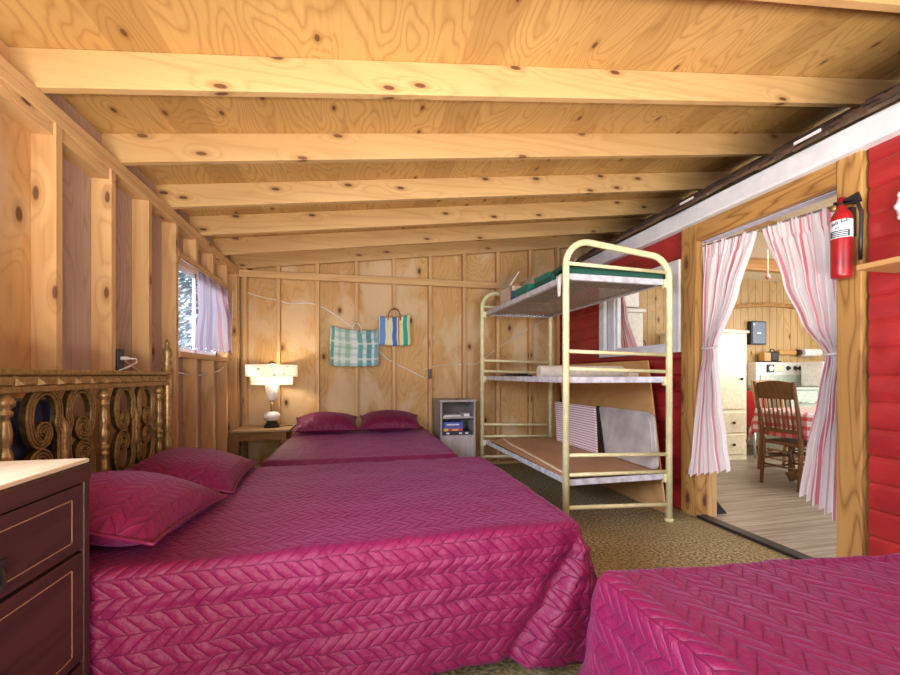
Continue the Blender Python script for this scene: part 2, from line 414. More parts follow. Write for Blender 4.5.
def tag(o, label, cat, group=None):
    o['label'] = label; o['category'] = cat
    if group: o['group'] = group
    return o
def thing(name, label, cat, base=(0, 0, 0), group=None, local=False):
    o = bpy.data.objects.new(name, None); COL.objects.link(o); o.location = base; o['_o'] = (0, 0, 0) if local else tuple(base)
    o.empty_display_size = .1
    return tag(o, label, cat, group)
def struct(mb, name, mat, parent=None, **kw):
    o = mb.build(name, mat, parent, **kw); o['kind'] = 'structure'; return o
def copy_tree(o, parent=None):
    c = o.copy(); COL.objects.link(c)
    if parent: c.parent = parent
    for ch in o.children: copy_tree(ch, c)
    return c
def lerp(pts, z):
    """pts: (z, value...) sorted by falling z"""
    if z >= pts[0][0]: return pts[0][1]
    for a, b in zip(pts, pts[1:]):
        if z >= b[0]:
            t = (a[0] - z) / (a[0] - b[0]); t = t * t * (3 - 2 * t) * .5 + t * .5
            return a[1] + (b[1] - a[1]) * t
    return pts[-1][1]

# ------------------------------------------------------------------ the room
XL, XR, YB, YF = -1.25, 2.57, 4.96, -1.7
def zr(x): return 2.25 + .126 * (x + 1.25)         # underside of the rafters
struct(MB().box(-1.45, XR + .02, YF - .1, 5.05, -.06, 0), 'floor', 'carpet')
struct(MB().box(XR + .02, 7.3, -1.0, 5.15, -.06, 0.0), 'kitchen_floor', 'kfloor')
struct(MB().box(-30, 0, -25, 25, -.3, -.25).box(-30, -1.46, -25, 25, -.26, -.25), 'ground', 'soil')

# ceiling: plywood deck with rafters under it
mb = MB()
for y0, y1 in ((-1.9, 1.21), (1.214, 3.649), (3.653, 5.1)):
    xs = (-1.75, 3.75)
    mb.hexa([(xs[0], y0, zr(xs[0]) + .158), (xs[1], y0, zr(xs[1]) + .158), (xs[1], y1, zr(xs[1]) + .158), (xs[0], y1, zr(xs[0]) + .158)],
            [(xs[0], y0, zr(xs[0]) + .178), (xs[1], y0, zr(xs[1]) + .178), (xs[1], y1, zr(xs[1]) + .178), (xs[0], y1, zr(xs[0]) + .178)])
ceil = struct(mb, 'ceiling', 'ply_ceiling')
for y in (-1.55, -.97, -.38, .21, .76, 1.325, 1.975, 2.575, 3.19, 3.77, 4.335, 4.87):
    xs = (-1.7, 3.7)
    r = MB().hexa([(xs[0], y, zr(xs[0])), (xs[1], y, zr(xs[1])), (xs[1], y + .04, zr(xs[1])), (xs[0], y + .04, zr(xs[0]))],
                  [(xs[0], y, zr(xs[0]) + .157), (xs[1], y, zr(xs[1]) + .157), (xs[1], y + .04, zr(xs[1]) + .157), (xs[0], y + .04, zr(xs[0]) + .157)])
    struct(r, 'rafter', 'rafter', ceil, bevel=.003)

# left wall: sheathing, studs, doubled plate, window
WY0, WY1, WZ0, WZ1 = 3.33, 4.42, 1.27, 1.95
LY0, LY1, LZ0, LZ1 = -.85, 1.05, 1.0, 1.95     # window beside the camera, outside the picture
mb = MB()
def wall_sheet(mb, x0, x1, y0, y1, z0, z1, holes):
    ys = sorted({y0, y1, *[h[0] for h in holes], *[h[1] for h in holes]})
    for a, b in zip(ys, ys[1:]):
        zs = [(z0, z1)]
        for h in holes:
            if h[0] <= a and b <= h[1]: zs = [(z0, h[2]), (h[3], z1)]
        for c, d in zs: mb.box(x0, x1, a, b, c, d)
wall_sheet(mb, -1.36, -1.342, 2.101, 5.05, 0, 2.39, [(WY0, WY1, WZ0, WZ1)])
wl = struct(mb, 'wall_left', 'ply_shaded')
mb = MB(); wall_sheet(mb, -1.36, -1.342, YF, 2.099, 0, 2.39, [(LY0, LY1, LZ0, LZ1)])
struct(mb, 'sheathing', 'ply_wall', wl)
struct(MB().box(-1.342, XL, YF, 4.96, 2.21, 2.248), 'top_plate', 'plate_y', wl, bevel=.003)
struct(MB().box(-1.342, XL, YF, 4.96, 2.17, 2.208), 'top_plate', 'plate_y', wl, bevel=.003)
struct(MB().box(-1.342, XL, YF, 4.96, 0, .038), 'bottom_plate', 'plate_y', wl)
for y in (-1.3, -.9, 1.09, 1.31, 1.70, 2.10, 2.505, 2.90, 3.29, 4.44, 4.80):
    struct(MB().box(-1.342, XL, y - .02, y + .02, .038, 2.17), 'stud', 'stud', wl, bevel=.002)
struct(MB().box(-1.342, XL, 4.84, 4.925, .038, 2.17), 'stud', 'stud', wl, bevel=.002)
for y in (3.66, 4.05):
    struct(MB().box(-1.342, XL, y - .02, y + .02, .038, WZ0 - .04), 'stud', 'stud', wl)
    struct(MB().box(-1.342, XL, y - .02, y + .02, WZ1 + .04, 2.17), 'stud', 'stud', wl)
for a, b in ((1.72, 2.08), (2.12, 2.485)):
    struct(MB().box(-1.342, -1.26, a, b, 2.115, 2.17), 'blocking', 'plate_y', wl)
for y0, y1, z0, z1 in ((LY0, LY1, LZ0, LZ1), (WY0, WY1, WZ0, WZ1)):
    struct(MB().box(-1.342, XL + .002, y0 - .02, y1 + .02, z1, z1 + .04), 'window_header', 'plate_y', wl, bevel=.002)
    struct(MB().box(-1.342, XL + .012, y0 - .02, y1 + .02, z0 - .04, z0), 'window_stool', 'plate_y', wl, bevel=.002)
win = struct(MB().box(-1.355, -1.335, WY0, WY0 + .04, WZ0, WZ1).box(-1.355, -1.335, WY1 - .04, WY1, WZ0, WZ1)
             .box(-1.355, -1.335, WY0, WY1, WZ0, WZ0 + .04).box(-1.355, -1.335, WY0, WY1, WZ1 - .04, WZ1).box(-1.355, -1.335, 3.86, 3.885, WZ0, WZ1), 'window_1', 'white_paint')
struct(MB().box(-1.348, -1.345, WY0 + .04, WY1 - .04, WZ0 + .04, WZ1 - .04), 'pane', 'pane', win)

# back wall
mb = MB()
for x0, x1 in ((-1.36, -.021), (-.017, 1.205), (1.209, 2.6)):
    mb.prism([(x0, 0), (x1, 0), (x1, zr(x1) + .15), (x0, zr(x0) + .15)], lambda p: (p[0], YB, p[1]), lambda p: (p[0], YB + .018, p[1]))
mb.prism([(2.6, 2.56), (3.7, 2.56), (3.7, zr(3.7) + .15), (2.6, zr(2.6) + .15)], lambda p: (p[0], YB, p[1]), lambda p: (p[0], YB + .018, p[1]))
wb = struct(mb, 'wall_back', 'ply_wall')
for x in (-1.20, -.86, -.445, -.015, .41, .84, 1.26, 1.69, 2.12, 2.50):
    struct(MB().hexa([(x - .019, 4.875, .04), (x + .019, 4.875, .04), (x + .019, YB, .04), (x - .019, YB, .04)],
                     [(x - .019, 4.875, zr(x)), (x + .019, 4.875, zr(x)), (x + .019, YB, zr(x)), (x - .019, YB, zr(x))]), 'stud', 'stud', wb, bevel=.002)
struct(MB().box(-1.25, 2.57, 4.845, 4.876, 2.16, 2.235), 'rail', 'plate_x', wb, bevel=.003)
struct(MB().box(-1.25, 2.57, 4.875, YB, 0, .04), 'bottom_plate', 'plate_x', wb)

# red wall of the old cabin: rounded lap boards
PITCH, ZT = .137, 2.29
def boards(mb, y0, y1, z0, z1):
    zs = [z0]; z = z0
    while z < z1 - 1e-6:
        nz = min(z1, z + PITCH / 10); zs.append(nz); z = nz
    def dx(z):
        f = (z / PITCH) % 1
        return .011 * (math.sin(PI * min(max(f ** .8, 0), 1)) ** .4)
    ny = 2
    prof = [(XR - dx(z), z) for z in zs] + [(XR + .05, z1), (XR + .05, z0)]
    mb.prism(prof, lambda p: (p[0], y0, p[1]), lambda p: (p[0], y1, p[1]))
mb = MB()
RW = (2.945, 3.93, 1.335, 1.98)
boards(mb, YF, 1.615, 0, ZT); boards(mb, 2.865, RW[0], 0, ZT); boards(mb, RW[0], RW[1], 0, RW[2]); boards(mb, RW[0], RW[1], RW[3], ZT); boards(mb, RW[1], YB, 0, ZT)
wr = struct(mb, 'wall_right', 'red')
mb = MB()
for y0, y1, z0, z1 in ((YF, 1.615, 0, 2.4), (2.865, RW[0], 0, 2.4), (RW[0], RW[1], 0, RW[2]), (RW[0], RW[1], RW[3], 2.4), (RW[1], YB, 0, 2.4), (1.615, 2.865, 2.28, 2.4)):
    mb.box(XR + .05, XR + .14, y0, y1, z0, z1)
struct(mb, 'inner_sheathing', 'panel', wr)
for n_, (y0, y1) in enumerate(((1.632, 1.750), (2.712, 2.862))):
    struct(MB().box(2.54, 2.72, y0, y1, 0, 2.27), 'door_post', 'post', wr, bevel=.006)
struct(MB().box(2.545, 2.60, 1.753, 2.711, 2.13, 2.27), 'door_header', 'header', wr, bevel=.004)
struct(MB().box(2.602, 2.665, 1.754, 2.710, 2.125, 2.14), 'door_head_jamb', 'lavender', wr)
struct(MB().box(2.64, 2.715, 2.692, 2.712, 0.004, 2.1), 'door_jamb', 'stud', wr)
struct(MB().box(2.545, 2.63, 1.753, 2.711, 0, .022), 'door_threshold', 'dark', wr, bevel=.004)
# white trim board under the old eave, and the shingles above it
struct(MB().box(2.495, 2.52, YF, YB, 2.275, 2.392), 'trim_1', 'white_paint', bevel=.003)
struct(MB().box(2.50, 2.57, YF, YB, 2.262, 2.275), 'trim_2', 'white_paint')
mb = MB(); rs = random.Random(3)
for c in range(6):
    y = YF
    while y < YB:
        w_ = rs.uniform(.09, .2); y1 = min(y + w_, YB)
        x0 = 2.44 + c * .13 + rs.uniform(-.02, .02); zz = 2.395 + (x0 - 2.47) * .62 + rs.uniform(0, .014)
        mb.hexa([(x0, y, zz), (x0 + .3, y, zz + .16), (x0 + .3, y1 - .004, zz + .16), (x0, y1 - .004, zz)],
                [(x0, y, zz + .022), (x0 + .3, y, zz + .178), (x0 + .3, y1 - .004, zz + .178), (x0, y1 - .004, zz + .022)])
        y = y1
struct(mb, 'roof', 'shingle')
mb = MB()
for y, l in ((1.75, .14), (2.62, .13), (3.75, .1), (4.3, .06)):
    mb.box(2.43, 2.436, y, y + l, 2.412, 2.428)
struct(mb, 'trim_3', 'white_paint')
# window in the red wall
def casing(mb, x0, x1, yo0, yo1, zo0, zo1, yi0, yi1, zi0, zi1):
    mb.box(x0, x1, yo0, yi0, zo0, zo1); mb.box(x0, x1, yi1, yo1, zo0, zo1); mb.box(x0, x1, yi0, yi1, zo0, zi0); mb.box(x0, x1, yi0, yi1, zi1, zo1)
mb = MB(); casing(mb, 2.525, 2.565, 2.868, 4.004, 1.285, 2.035, 2.95, 3.915, 1.345, 1.965)
w2 = struct(mb, 'window_2', 'white_paint', bevel=.004)
mb = MB(); casing(mb, 2.575, 2.612, 2.95, 3.925, 1.34, 1.975, 3.0, 3.75, 1.368, 1.93)
mb.box(2.560, 2.575, 3.79, 3.83, 1.345, 1.965)
struct(mb, 'window_sash', 'white_paint', w2)
struct(MB().box(2.595, 2.598, 3.0, 3.75, 1.368, 1.93), 'pane', 'pane', w2)

# kitchen shell
struct(MB().box(XR + .14, 7.3, 5.0, 5.06, 0, 2.6), 'wall_back.001', 'panel')
kr = MB(); wall_sheet(kr, 7.2, 7.26, -1, 5.06, 0, 2.6, [(1.7, 3.6, .95, 2.1)])
struct(kr, 'wall_right.001', 'panel')
struct(MB().box(XR + .14, 7.3, -1, 5.1, 2.5, 2.54), 'ceiling.001', 'cream')
struct(MB().box(XR + .14, 7.25, 4.05, 4.15, 2.36, 2.5), 'beam', 'pine', bevel=.004)
struct(MB().box(XR + .14, 7.25, 3.05, 3.13, 2.42, 2.5), 'beam', 'pine', bevel=.004)
pl = [(4.95 + 1.1 * t / 12 * 2, 2.06 + .10 * math.sin(PI * t / 12)) for t in range(13)]
mb = MB()
mb.prism(pl + [(x, z - .05) for x, z in reversed(pl)], lambda p: (p[0], 4.93, p[1]), lambda p: (p[0], 4.998, p[1]))
struct(mb, 'trim_4', 'header')

# ------------------------------------------------------------------ beds and bedspreads
def noise2(x, y, s=1., seed=0.): return noise.noise(Vector((x * s, y * s, seed)))
def bedspread(name, label, x0, x1, y0, y1, zt, hem, sides, step=.014, skew=0., pleat=None, seed=1., group=None, crown=.012, flare=1., turn=False):
    """cloth laid over a box: sides = which edges hang down (L R N F); UV in metres of cloth"""
    drop = zt - hem; r = .034; mb = MB(); mb.uv = {}
    ax0 = x0 - (drop if 'L' in sides else 0); ax1 = x1 + (drop if 'R' in sides else 0)
    ay0 = y0 - (drop if 'N' in sides else 0); ay1 = y1 + (drop if 'F' in sides else 0)
    nu = int((ax1 - ax0) / step); nv = int((ay1 - ay0) / step); idx = {}
    cx0, cx1, cy0, cy1 = x0 + r, x1 - r, y0 + r, y1 - r
    for j in range(nv + 1):
        for i in range(nu + 1):
            a = ax0 + (ax1 - ax0) * i / nu; b = ay0 + (ay1 - ay0) * j / nv
            ea = max(cx0 - a, 0) if 'L' in sides else 0; eb = max(a - cx1, 0) if 'R' in sides else 0
            ec = max(cy0 - b, 0) if 'N' in sides else 0; ed = max(b - cy1, 0) if 'F' in sides else 0
            du = eb - ea; dv = ed - ec
            o = max(abs(du), abs(dv)); bx = min(max(a, cx0 if 'L' in sides else x0), cx1 if 'R' in sides else x1); by = min(max(b, cy0 if 'N' in sides else y0), cy1 if 'F' in sides else y1)
            wr_ = noise2(a, b, 3.1, seed) * .006 + noise2(a, b, 8., seed + 5) * .004 + (abs(noise2(a * 2.2, b, 6., seed + 3)) ** .6 - .4) * .005
            if 'R' in sides and 'L' not in sides: wr_ += .006 * math.exp(-((b - y0 + .075) / .007) ** 2) + .005 * math.exp(-((a + .12 + .02 * math.sin(b * 5)) / .008) ** 2) * (b < y0 + .1) - .005 * math.exp(-((b - y0 + .30 - .10 * (a + .5)) / .008) ** 2) * (a > -.6)
            if o < 1e-6:
                zz = zt + wr_ + crown * noise2(a, b, 1.2, seed + 9)
                p = (bx, by, zz)
            else:
                # nearer to the diagonal the direction turns: a round corner
                dx, dy = du / o, dv / o; L = math.hypot(dx, dy); dx /= L; dy /= L
                arc = r * PI / 2
                if o < arc: th = o / r; out = r * math.sin(th); dz = r * (1 - math.cos(th))
                else: out = r + (o - arc) * .03 * flare; dz = r + (o - arc)
                dg = min(abs(du), abs(dv)) / o
                hang = max(o - arc, 0) / max(drop - arc, .01)
                out += wr_ * 2.2 + .02 * hang * dg * flare + hang * .012 * math.sin((a * (abs(dv) > abs(du)) + b * (abs(du) >= abs(dv))) * 9 + seed)
                if pleat and hang > 0 and dv < 0 and abs(dv) >= abs(du):
                    edge = x1 - .01 - .26 * hang
                    q = min(max((a - edge) / .03, 0), 1); out += (.05 * q - .02 * max(0, 1 - abs(a - edge + .02) / .05)) * min(1, hang * 3)
                lift = .02 * math.sin(a * 3.1 + seed) * hang
                p = (bx + dx * out, by + dy * out, zt - min(dz, drop) * 1. + wr_ * .4 + lift * .5 - (.02 * dg * hang))
            x, y, z = p
            y += skew * (x - x0)
            mb.uv[len(mb.v)] = (b, a) if turn else (a, b); mb.v.append((x, y, z))
    for j in range(nv):
        for i in range(nu):
            q = j * (nu + 1) + i; mb.f.append((q, q + 1, q + nu + 2, q + nu + 1))
    o = mb.build(name, 'magenta', None, off=((x0 + x1) / 2, (y0 + y1) / 2, 0), smooth=True, fix=False, solid=.008)
    return tag(o, label, 'bedspread', group)

def bed_base(label, x0, x1, y0, y1, zt, legs):
    b = thing('double_bed', label, 'bed', ((x0 + x1) / 2, (y0 + y1) / 2, 0))
    MB().box(x0, x1, y0, y1, zt - .24, zt).build('mattress', 'mattress', b, bevel=.04)
    MB().box(x0 + .01, x1 - .01, y0 + .01, y1 - .01, zt - .36, zt - .245).build('box_spring', 'mattress', b, bevel=.015)
    for lx in (x0 + .12, x1 - .12):
        for ly in (y0 + .14, y1 - .14):
            MB().lathe([(.02, 0), (.02, zt - .365)], (lx, ly, 0), 10).build('leg', 'bedmetal', b)
    return b
b1 = bed_base('double bed under magenta bedspread with ornate gilt openwork headboard by stud wall', -1.04, .74, 1.44, 2.58, .52, 1)
bedspread('bedspread', 'magenta quilted bedspread over the bed with the gilt headboard', -1.07, .825, 1.303, 2.61, .555, .098, 'RNF', skew=.048, pleat=True, seed=1.3)
b2 = bed_base('double bed under magenta bedspread with its head at the far plywood wall', -.59, .69, 3.15, 4.80, .46, 1)
bedspread('bedspread', 'magenta quilted bedspread on the far bed beside the lamp table', -.655, .755, 3.08, 4.83, .495, .10, 'LRN', seed=4.1, turn=True)
b3 = bed_base('double bed under magenta bedspread standing against the red wall, nearest the camera', .74, 2.48, -.36, .80, .515, 1)
bedspread('bedspread', 'magenta quilted bedspread on the nearest bed in the corner below the red wall',     .64, 2.53, -.42, 1.035, .562, .06, 'LNF', seed=7.7, skew=-.085, flare=2.6, turn=True)

# gilt headboard of the first bed
HX = -1.1
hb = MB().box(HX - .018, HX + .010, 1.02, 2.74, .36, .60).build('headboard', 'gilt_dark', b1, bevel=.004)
tr = MB().box(HX - .030, HX + .020, 1.0, 2.752, 1.040, 1.062).box(HX - .030, HX + .026, 1.0, 2.752, 1.100, 1.120).box(HX - .024, HX + .012, 1.0, 2.752, 1.06, 1.101)
tr.build('top_rail', 'gilt', hb, bevel=.004)
mb = MB(); y = 1.03
while y < 2.70:
    mb.hexa([(HX + .010, y, 1.064), (HX + .010, y + .088, 1.064), (HX + .010, y + .088, 1.098), (HX + .010, y, 1.098)], [(HX + .022, y + .03, 1.068), (HX + .022, y + .084, 1.068), (HX + .022, y + .084, 1.094), (HX + .022, y + .006, 1.094)]); y += .098
mb.build('rail_relief', 'gilt', hb)
turn = [(.016, 0), (.026, .01), (.026, .025), (.014, .035), (.018, .06), (.021, .09), (.016, .12), (.013, .14), (.022, .15), (.022, .158), (.013, .165), (.025, .177), (.025, .187), (.013, .195), (.018, .21), (.023, .23), (.023, .245), (.014, .265), (.020, .28), (.022, .31), (.016, .345), (.013, .36), (.023, .37), (.023, .38), (.014, .388), (.028, .40), (.030, .415), (.020, .428), (.016, .44)]
for y in (1.08, 1.60, 2.125, 2.645):
    MB().lathe([(r_ * .86, h_) for r_, h_ in turn], (HX, y, .6), 14).build('baluster', 'gilt', hb, smooth=True)
for y in (1.0, 2.755):
    post = [(.03, 0), (.03, .55), (.036, .57), (.022, .6), (.03, .66), (.034, .7), (.02, .76), (.03, .79), (.022, .82), (.03, .88), (.024, .95), (.032, 1.0), (.032, 1.13), (.02, 1.15), (.028, 1.17), (.016, 1.19), (.026, 1.22), (.024, 1.25), (.010, 1.27), (.014, 1.285), (.004, 1.31)]
    MB().lathe(post, (HX, y, 0), 16).build('post', 'gilt', hb, smooth=True)
cs = thing('suitcase', 'dark navy case wedged behind the gilt headboard against the studs', 'case', (-1.19, 1.6, 0))
MB().box(-1.235, -1.135, 1.15, 1.90, .03, 1.015).build('shell', 'navy', cs, bevel=.02)
MB().box(-1.136, -1.130, 1.17, 1.88, .80, .815).build('strap', 'dark', cs)
def spline(pts, n=7):
    out = []
    for i in range(len(pts) - 1):
        a, b, c, d = [Vector(pts[min(max(i + k, 0), len(pts) - 1)]) for k in (-1, 0, 1, 2)]
        for q in range(n):
            t = q / n; out.append(tuple(.5 * ((2 * b) + (c - a) * t + (2 * a - 5 * b + 4 * c - d) * t * t + (3 * b - a - 3 * c + d) * t ** 3)))
    return out + [tuple(pts[-1])]
def scroll(side):
    """one half of a scroll pair, upper lobe, in (y, z) with the spine at y = 0"""
    p = [(.020, 0.0), (.021, .045), (.034, .078), (.027, .115), (.034, .16), (.062, .195), (.10, .206), (.14, .193), (.168, .158), (.176, .115), (.171, .07), (.155, .032), (.125, .014), (.095, .024), (.082, .052), (.096, .078), (.120, .076), (.130, .057), (.117, .046)]
    return [(side * y, z) for y, z in spline(p)]
prof = [(-.016, -.012), (.016, -.012), (.016, .006), (.010, .006), (.006, .003), (-.006, .003), (-.010, .006), (-.016, .006)]
def ridge(c): return [(c - .0035, .002), (c + .0035, .002), (c + .002, .012), (c - .002, .012)]
for yc in (1.34, 1.862, 2.385):
    for side in (1, -1):
        m = MB()
        for up in (1, -1):
            path = [(y * .98, z * up * 1.0) for y, z in scroll(side)]
            m.sweep(path, prof, lambda p, d, yc=yc: (HX + d, yc + p.x, .838 + p.y))
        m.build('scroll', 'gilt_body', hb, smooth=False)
        m = MB()
        for up in (1, -1):
            path = [(y * .98, z * up * 1.0) for y, z in scroll(side)]
            for c_ in (-.0125, 0, .0125): m.sweep(path, ridge(c_), lambda p, d, yc=yc: (HX + d, yc + p.x, .838 + p.y))
        m.build('scroll_edge', 'gilt', hb)
    m = MB()
    m.lathe([(.004, -.11), (.018, -.08), (.022, -.03), (.016, 0), (.022, .03), (.018, .08), (.004, .11)], (HX - .002, yc, .838), 10)
    m.build('rosette', 'gilt', hb, smooth=True)

# ------------------------------------------------------------------ pillows
def pillow(label, w, d, t, loc, rot, group, seed):
    mb = MB(); nu, nv = 34, 26
    def outline(u, v):
        x = (u - .5) * w; y = (v - .5) * d
        uu, vv = 2 * u - 1, 2 * v - 1
        x *= 1 - .085 * (1 - abs(vv) ** 2.2) * abs(uu) ** 3; y *= 1 - .085 * (1 - abs(uu) ** 2.2) * abs(vv) ** 3
        return x, y, uu, vv
    for s in (1, -1):
        def f(u, v, s=s):
            x, y, a, b = outline(u, v)
            h = ((1 - abs(a) ** 2.3) * (1 - abs(b) ** 2.3)) ** .62
            z = s * (t / 2 * h * (1 if s > 0 else .8)) + noise2(x, y, 5, seed) * .014 * h
            return (x, y, z)
        mb.grid(nu, nv, f, lambda u, v: (v * d + seed, u * w + seed))
    o = mb.build('pillow', 'magenta', None, smooth=True, fix=True)
    o.location = loc; o.rotation_euler = rot; tag(o, label, 'pillow', group)
    pts = []
    for k in range(120):
        q = k / 120 * 4; e = int(q); f_ = q - e
        u, v = ((f_, 0), (1, f_), (1 - f_, 1), (0, 1 - f_))[e]
        x, y, _, _ = outline(u, v); pts.append((x * 1.006, y * 1.006, 0))
    MB().tube(pts, .006, 6, True).build('piping', 'magenta_lining', o, off=(0, 0, 0), smooth=True)
    return o
PA = 'pillows on the gilt-headboard bed'; PB = 'pillows on the far bed'
pillow('magenta quilted pillow behind the dark dresser corner, nearer of the pair at the gilt headboard', .50, .60, .215, (-.81, 1.68, .637), (math.radians(-3), math.radians(10), math.radians(-4)), PA, 2.2)
pillow('magenta quilted pillow farther from the dresser, against the gilt headboard', .50, .60, .17, (-.81, 2.33, .622), (math.radians(2), math.radians(10), math.radians(3)), PA, 5.2)
pillow('magenta quilted pillow on the far bed, on the side of the white lamp', .64, .44, .225, (-.325, 4.56, .588), (math.radians(12), 0, math.radians(2)), PB, 8.1)
pillow('magenta quilted pillow on the far bed, on the side of the small grey cabinet', .64, .44, .23, (.34, 4.56, .592), (math.radians(12), 0, math.radians(-2)), PB, 11.4)

# ------------------------------------------------------------------ dresser by the camera
dr = thing('dresser', 'dark red-brown wooden dresser with pale worn top and inlaid lines beside the bed', 'dresser', (-.88, .79, 0))
D0, D1 = .30, 1.28
MB().box(-1.045, -.712, D0, D1 - .001, .06, .838).box(-1.045, -.72, D0 + .02, D1 - .02, 0, .06).build('body', 'walnut', dr, bevel=.004)
MB().box(-1.05, -.695, D0 - .01, D1 + .004, .869, .880).build('top', 'dresser_top', dr, bevel=.004)
MB().box(-1.05, -.690, D0 - .012, D1 + .003, .822, .8685).build('top_moulding', 'walnut', dr, bevel=.006)
MB().box(-.716, -.694, D0, D0 + .05, .02, .83).build('stile', 'walnut', dr, bevel=.004)
MB().box(-.716, -.694, D1 - .022, D1, .02, .83).build('stile', 'walnut', dr, bevel=.0012)
for z0, z1 in ((.652, .818), (.365, .642), (.085, .355)):
    d_ = MB().box(-.716, -.6975, D0 + .051, D1 - .0222, z0, z1).build('drawer', 'walnut', dr, bevel=.0015)
    a, b, c, e = D0 + .085, D1 - .062, z0 + .026, z1 - .030; m = MB(); t_ = .003
    m.box(-.699, -.6965, a, b, c, c + t_).box(-.699, -.6965, a, b, e - t_, e).box(-.699, -.6965, a, a + t_, c, e).box(-.699, -.6965, b - t_, b, c, e)
    m.build('inlay', 'inlay', d_)
    for hy in (.955, .59):
        zc = (z0 + z1) / 2 - .03
        h = MB().tube([(-.697, hy - .045, zc + .008)] + [(-.697 + .03 * math.sin(PI * i / 10), hy - .045 + .09 * i / 10, zc + .008 - .022 * math.sin(PI * i / 10)) for i in range(1, 10)] + [(-.697, hy + .045, zc + .008)], .007, 8)
        h.box(-.699, -.692, hy - .058, hy + .058, zc - .012, zc + .026)
        h.build('handle', 'black', d_, smooth=False, bevel=.002)

# ------------------------------------------------------------------ triple bunk bed
BX0, BX1, BY0, BY1 = 1.41, 2.265, 2.68, 4.58
bk = thing('bunk_bed', 'three-tier cream-yellow metal bunk bed with wire spring decks beside the red wall', 'bunk bed', ((BX0 + BX1) / 2, (BY0 + BY1) / 2, 0))
def arc_frame(y, name):
    tilt = -.02
    r = .17; top = 2.045; p = [(BX0, y, 0.0), (BX0, y, top - r)]
    for i in range(1, 9):
        a = PI - i * PI / 16; p.append((BX0 + r + r * math.cos(a), y, top - r + r * math.sin(a)))
    for i in range(0, 9):
        a = PI / 2 - i * PI / 16; p.append((BX1 - r + r * math.cos(a), y, top - .055 - r + r * math.sin(a)))
    p.append((BX1, y, 0.0))
    e = MB().tube(p, .0235, 12).build(name, 'cream_paint', bk, smooth=True)
    for za, zb in ((1.888, 1.868), (1.268, 1.25), (1.145, 1.125), (.535, .505), (.396, .376), (.165, .13)):
        MB().tube([(BX0, y, za), (BX1, y, zb)], .0135 if za > .2 else .016, 8).build('cross_bar', 'cream_paint', e, smooth=True)
    for x in (BX0, BX1):
        MB().lathe([(.031, -.004), (.033, .012), (.028, .02)], (x, y, .004), 12).build('foot_cap', 'cream_paint', e, smooth=True)
    return e
arc_frame(BY0, 'end_frame'); arc_frame(BY1, 'end_frame')
for zt, nm in ((1.80, 'top'), (1.065, 'mid'), (.335, 'low')):
    m = MB(); a = .045
    for x0, x1 in ((BX0 + .03, BX0 + .034), (BX1 - .034, BX1 - .03)): m.box(x0, x1, BY0 + .02, BY1 - .02, zt - .02, zt + .022)
    for x0, x1 in ((BX0 + .03, BX0 + .062), (BX1 - .062, BX1 - .03)): m.box(x0, x1, BY0 + .02, BY1 - .02, zt - .022, zt - .018)
    for y0, y1 in ((BY0 + .02, BY0 + .024), (BY1 - .024, BY1 - .02)): m.box(BX0 + .03, BX1 - .03, y0, y1, zt - .02, zt + .022)
    for y0, y1 in ((BY0 + .02, BY0 + .05), (BY1 - .05, BY1 - .02)): m.box(BX0 + .03, BX1 - .03, y0, y1, zt - .022, zt - .018)
    dk = m.build('deck_frame', 'angle_steel', bk)
    m = MB(); nx = 18 if zt > 1 else 12; ny = 46 if zt > 1 else 26
    for i in range(nx):
        x = BX0 + .06 + (BX1 - BX0 - .12) * i / (nx - 1)
        m.box(x - .002, x + .002, BY0 + .07, BY1 - .07, zt - .004, zt)
    for j in range(ny):
        y = BY0 + .08 + (BY1 - BY0 - .16) * j / (ny - 1)
        m.box(BX0 + .05, BX1 - .05, y - .0045, y + .0045, zt - .002, zt + .002)
    m.build('spring_mesh', 'spring_steel', dk)
    for y0, y1 in ((BY0 + .03, BY0 + .085), (BY1 - .085, BY1 - .03)):
        m = MB()
        for i in range(20):
            x = BX0 + .07 + (BX1 - BX0 - .14) * i / 19
            m.tube([(x + .009 * math.cos(q * 1.6), y0 + (y1 - y0) * q / 14, zt - .003 + .009 * math.sin(q * 1.6)) for q in range(15)], .0028, 4)
        m.build('coil_spring', 'steel', dk)
    for x in (BX0, BX1):
        for y, s in ((BY0, 1), (BY1, -1)):
            MB().box(x - .02 + (.012 if x == BX0 else -.012), x + .02 + (.012 if x == BX0 else -.012), min(y, y + s * .045), max(y, y + s * .045), zt - .045, zt + .024).build('bracket', 'cream_paint', dk, bevel=.008)

bk.rotation_euler.z = .018
# things on the bunk
bd = thing('hardboard_sheet', 'brown hardboard sheets with pale curved edge lying on lowest bunk', 'board', (1.85, 3.6, .358))
MB().box(BX0 + .05, BX1 - .04, BY0 + .06, BY1 - .08, .359, .366).build('lower_sheet', 'board', bd)
ce = [(1.535, 4.46), (1.525, 4.2), (1.515, 3.8), (1.495, 3.4), (1.475, 3.1), (1.46, 2.86), (1.47, 2.78)]
ce = [(1.62, 4.48), (1.575, 4.2), (1.56, 3.8), (1.535, 3.4), (1.515, 3.1), (1.50, 2.90), (1.52, 2.77)]
MB().prism(ce + [(2.2, 2.77), (2.2, 4.48)], lambda p: (p[0], p[1], .367), lambda p: (p[0], p[1], .374)).build('upper_sheet', 'board', bd)
m = MB(); m.sweep(ce, [(-.008, 0), (.008, 0), (.008, .012), (-.008, .012)], lambda p, d: (p.x, p.y, .3665 + d)); m.build('edge', 'boardedge', bd)

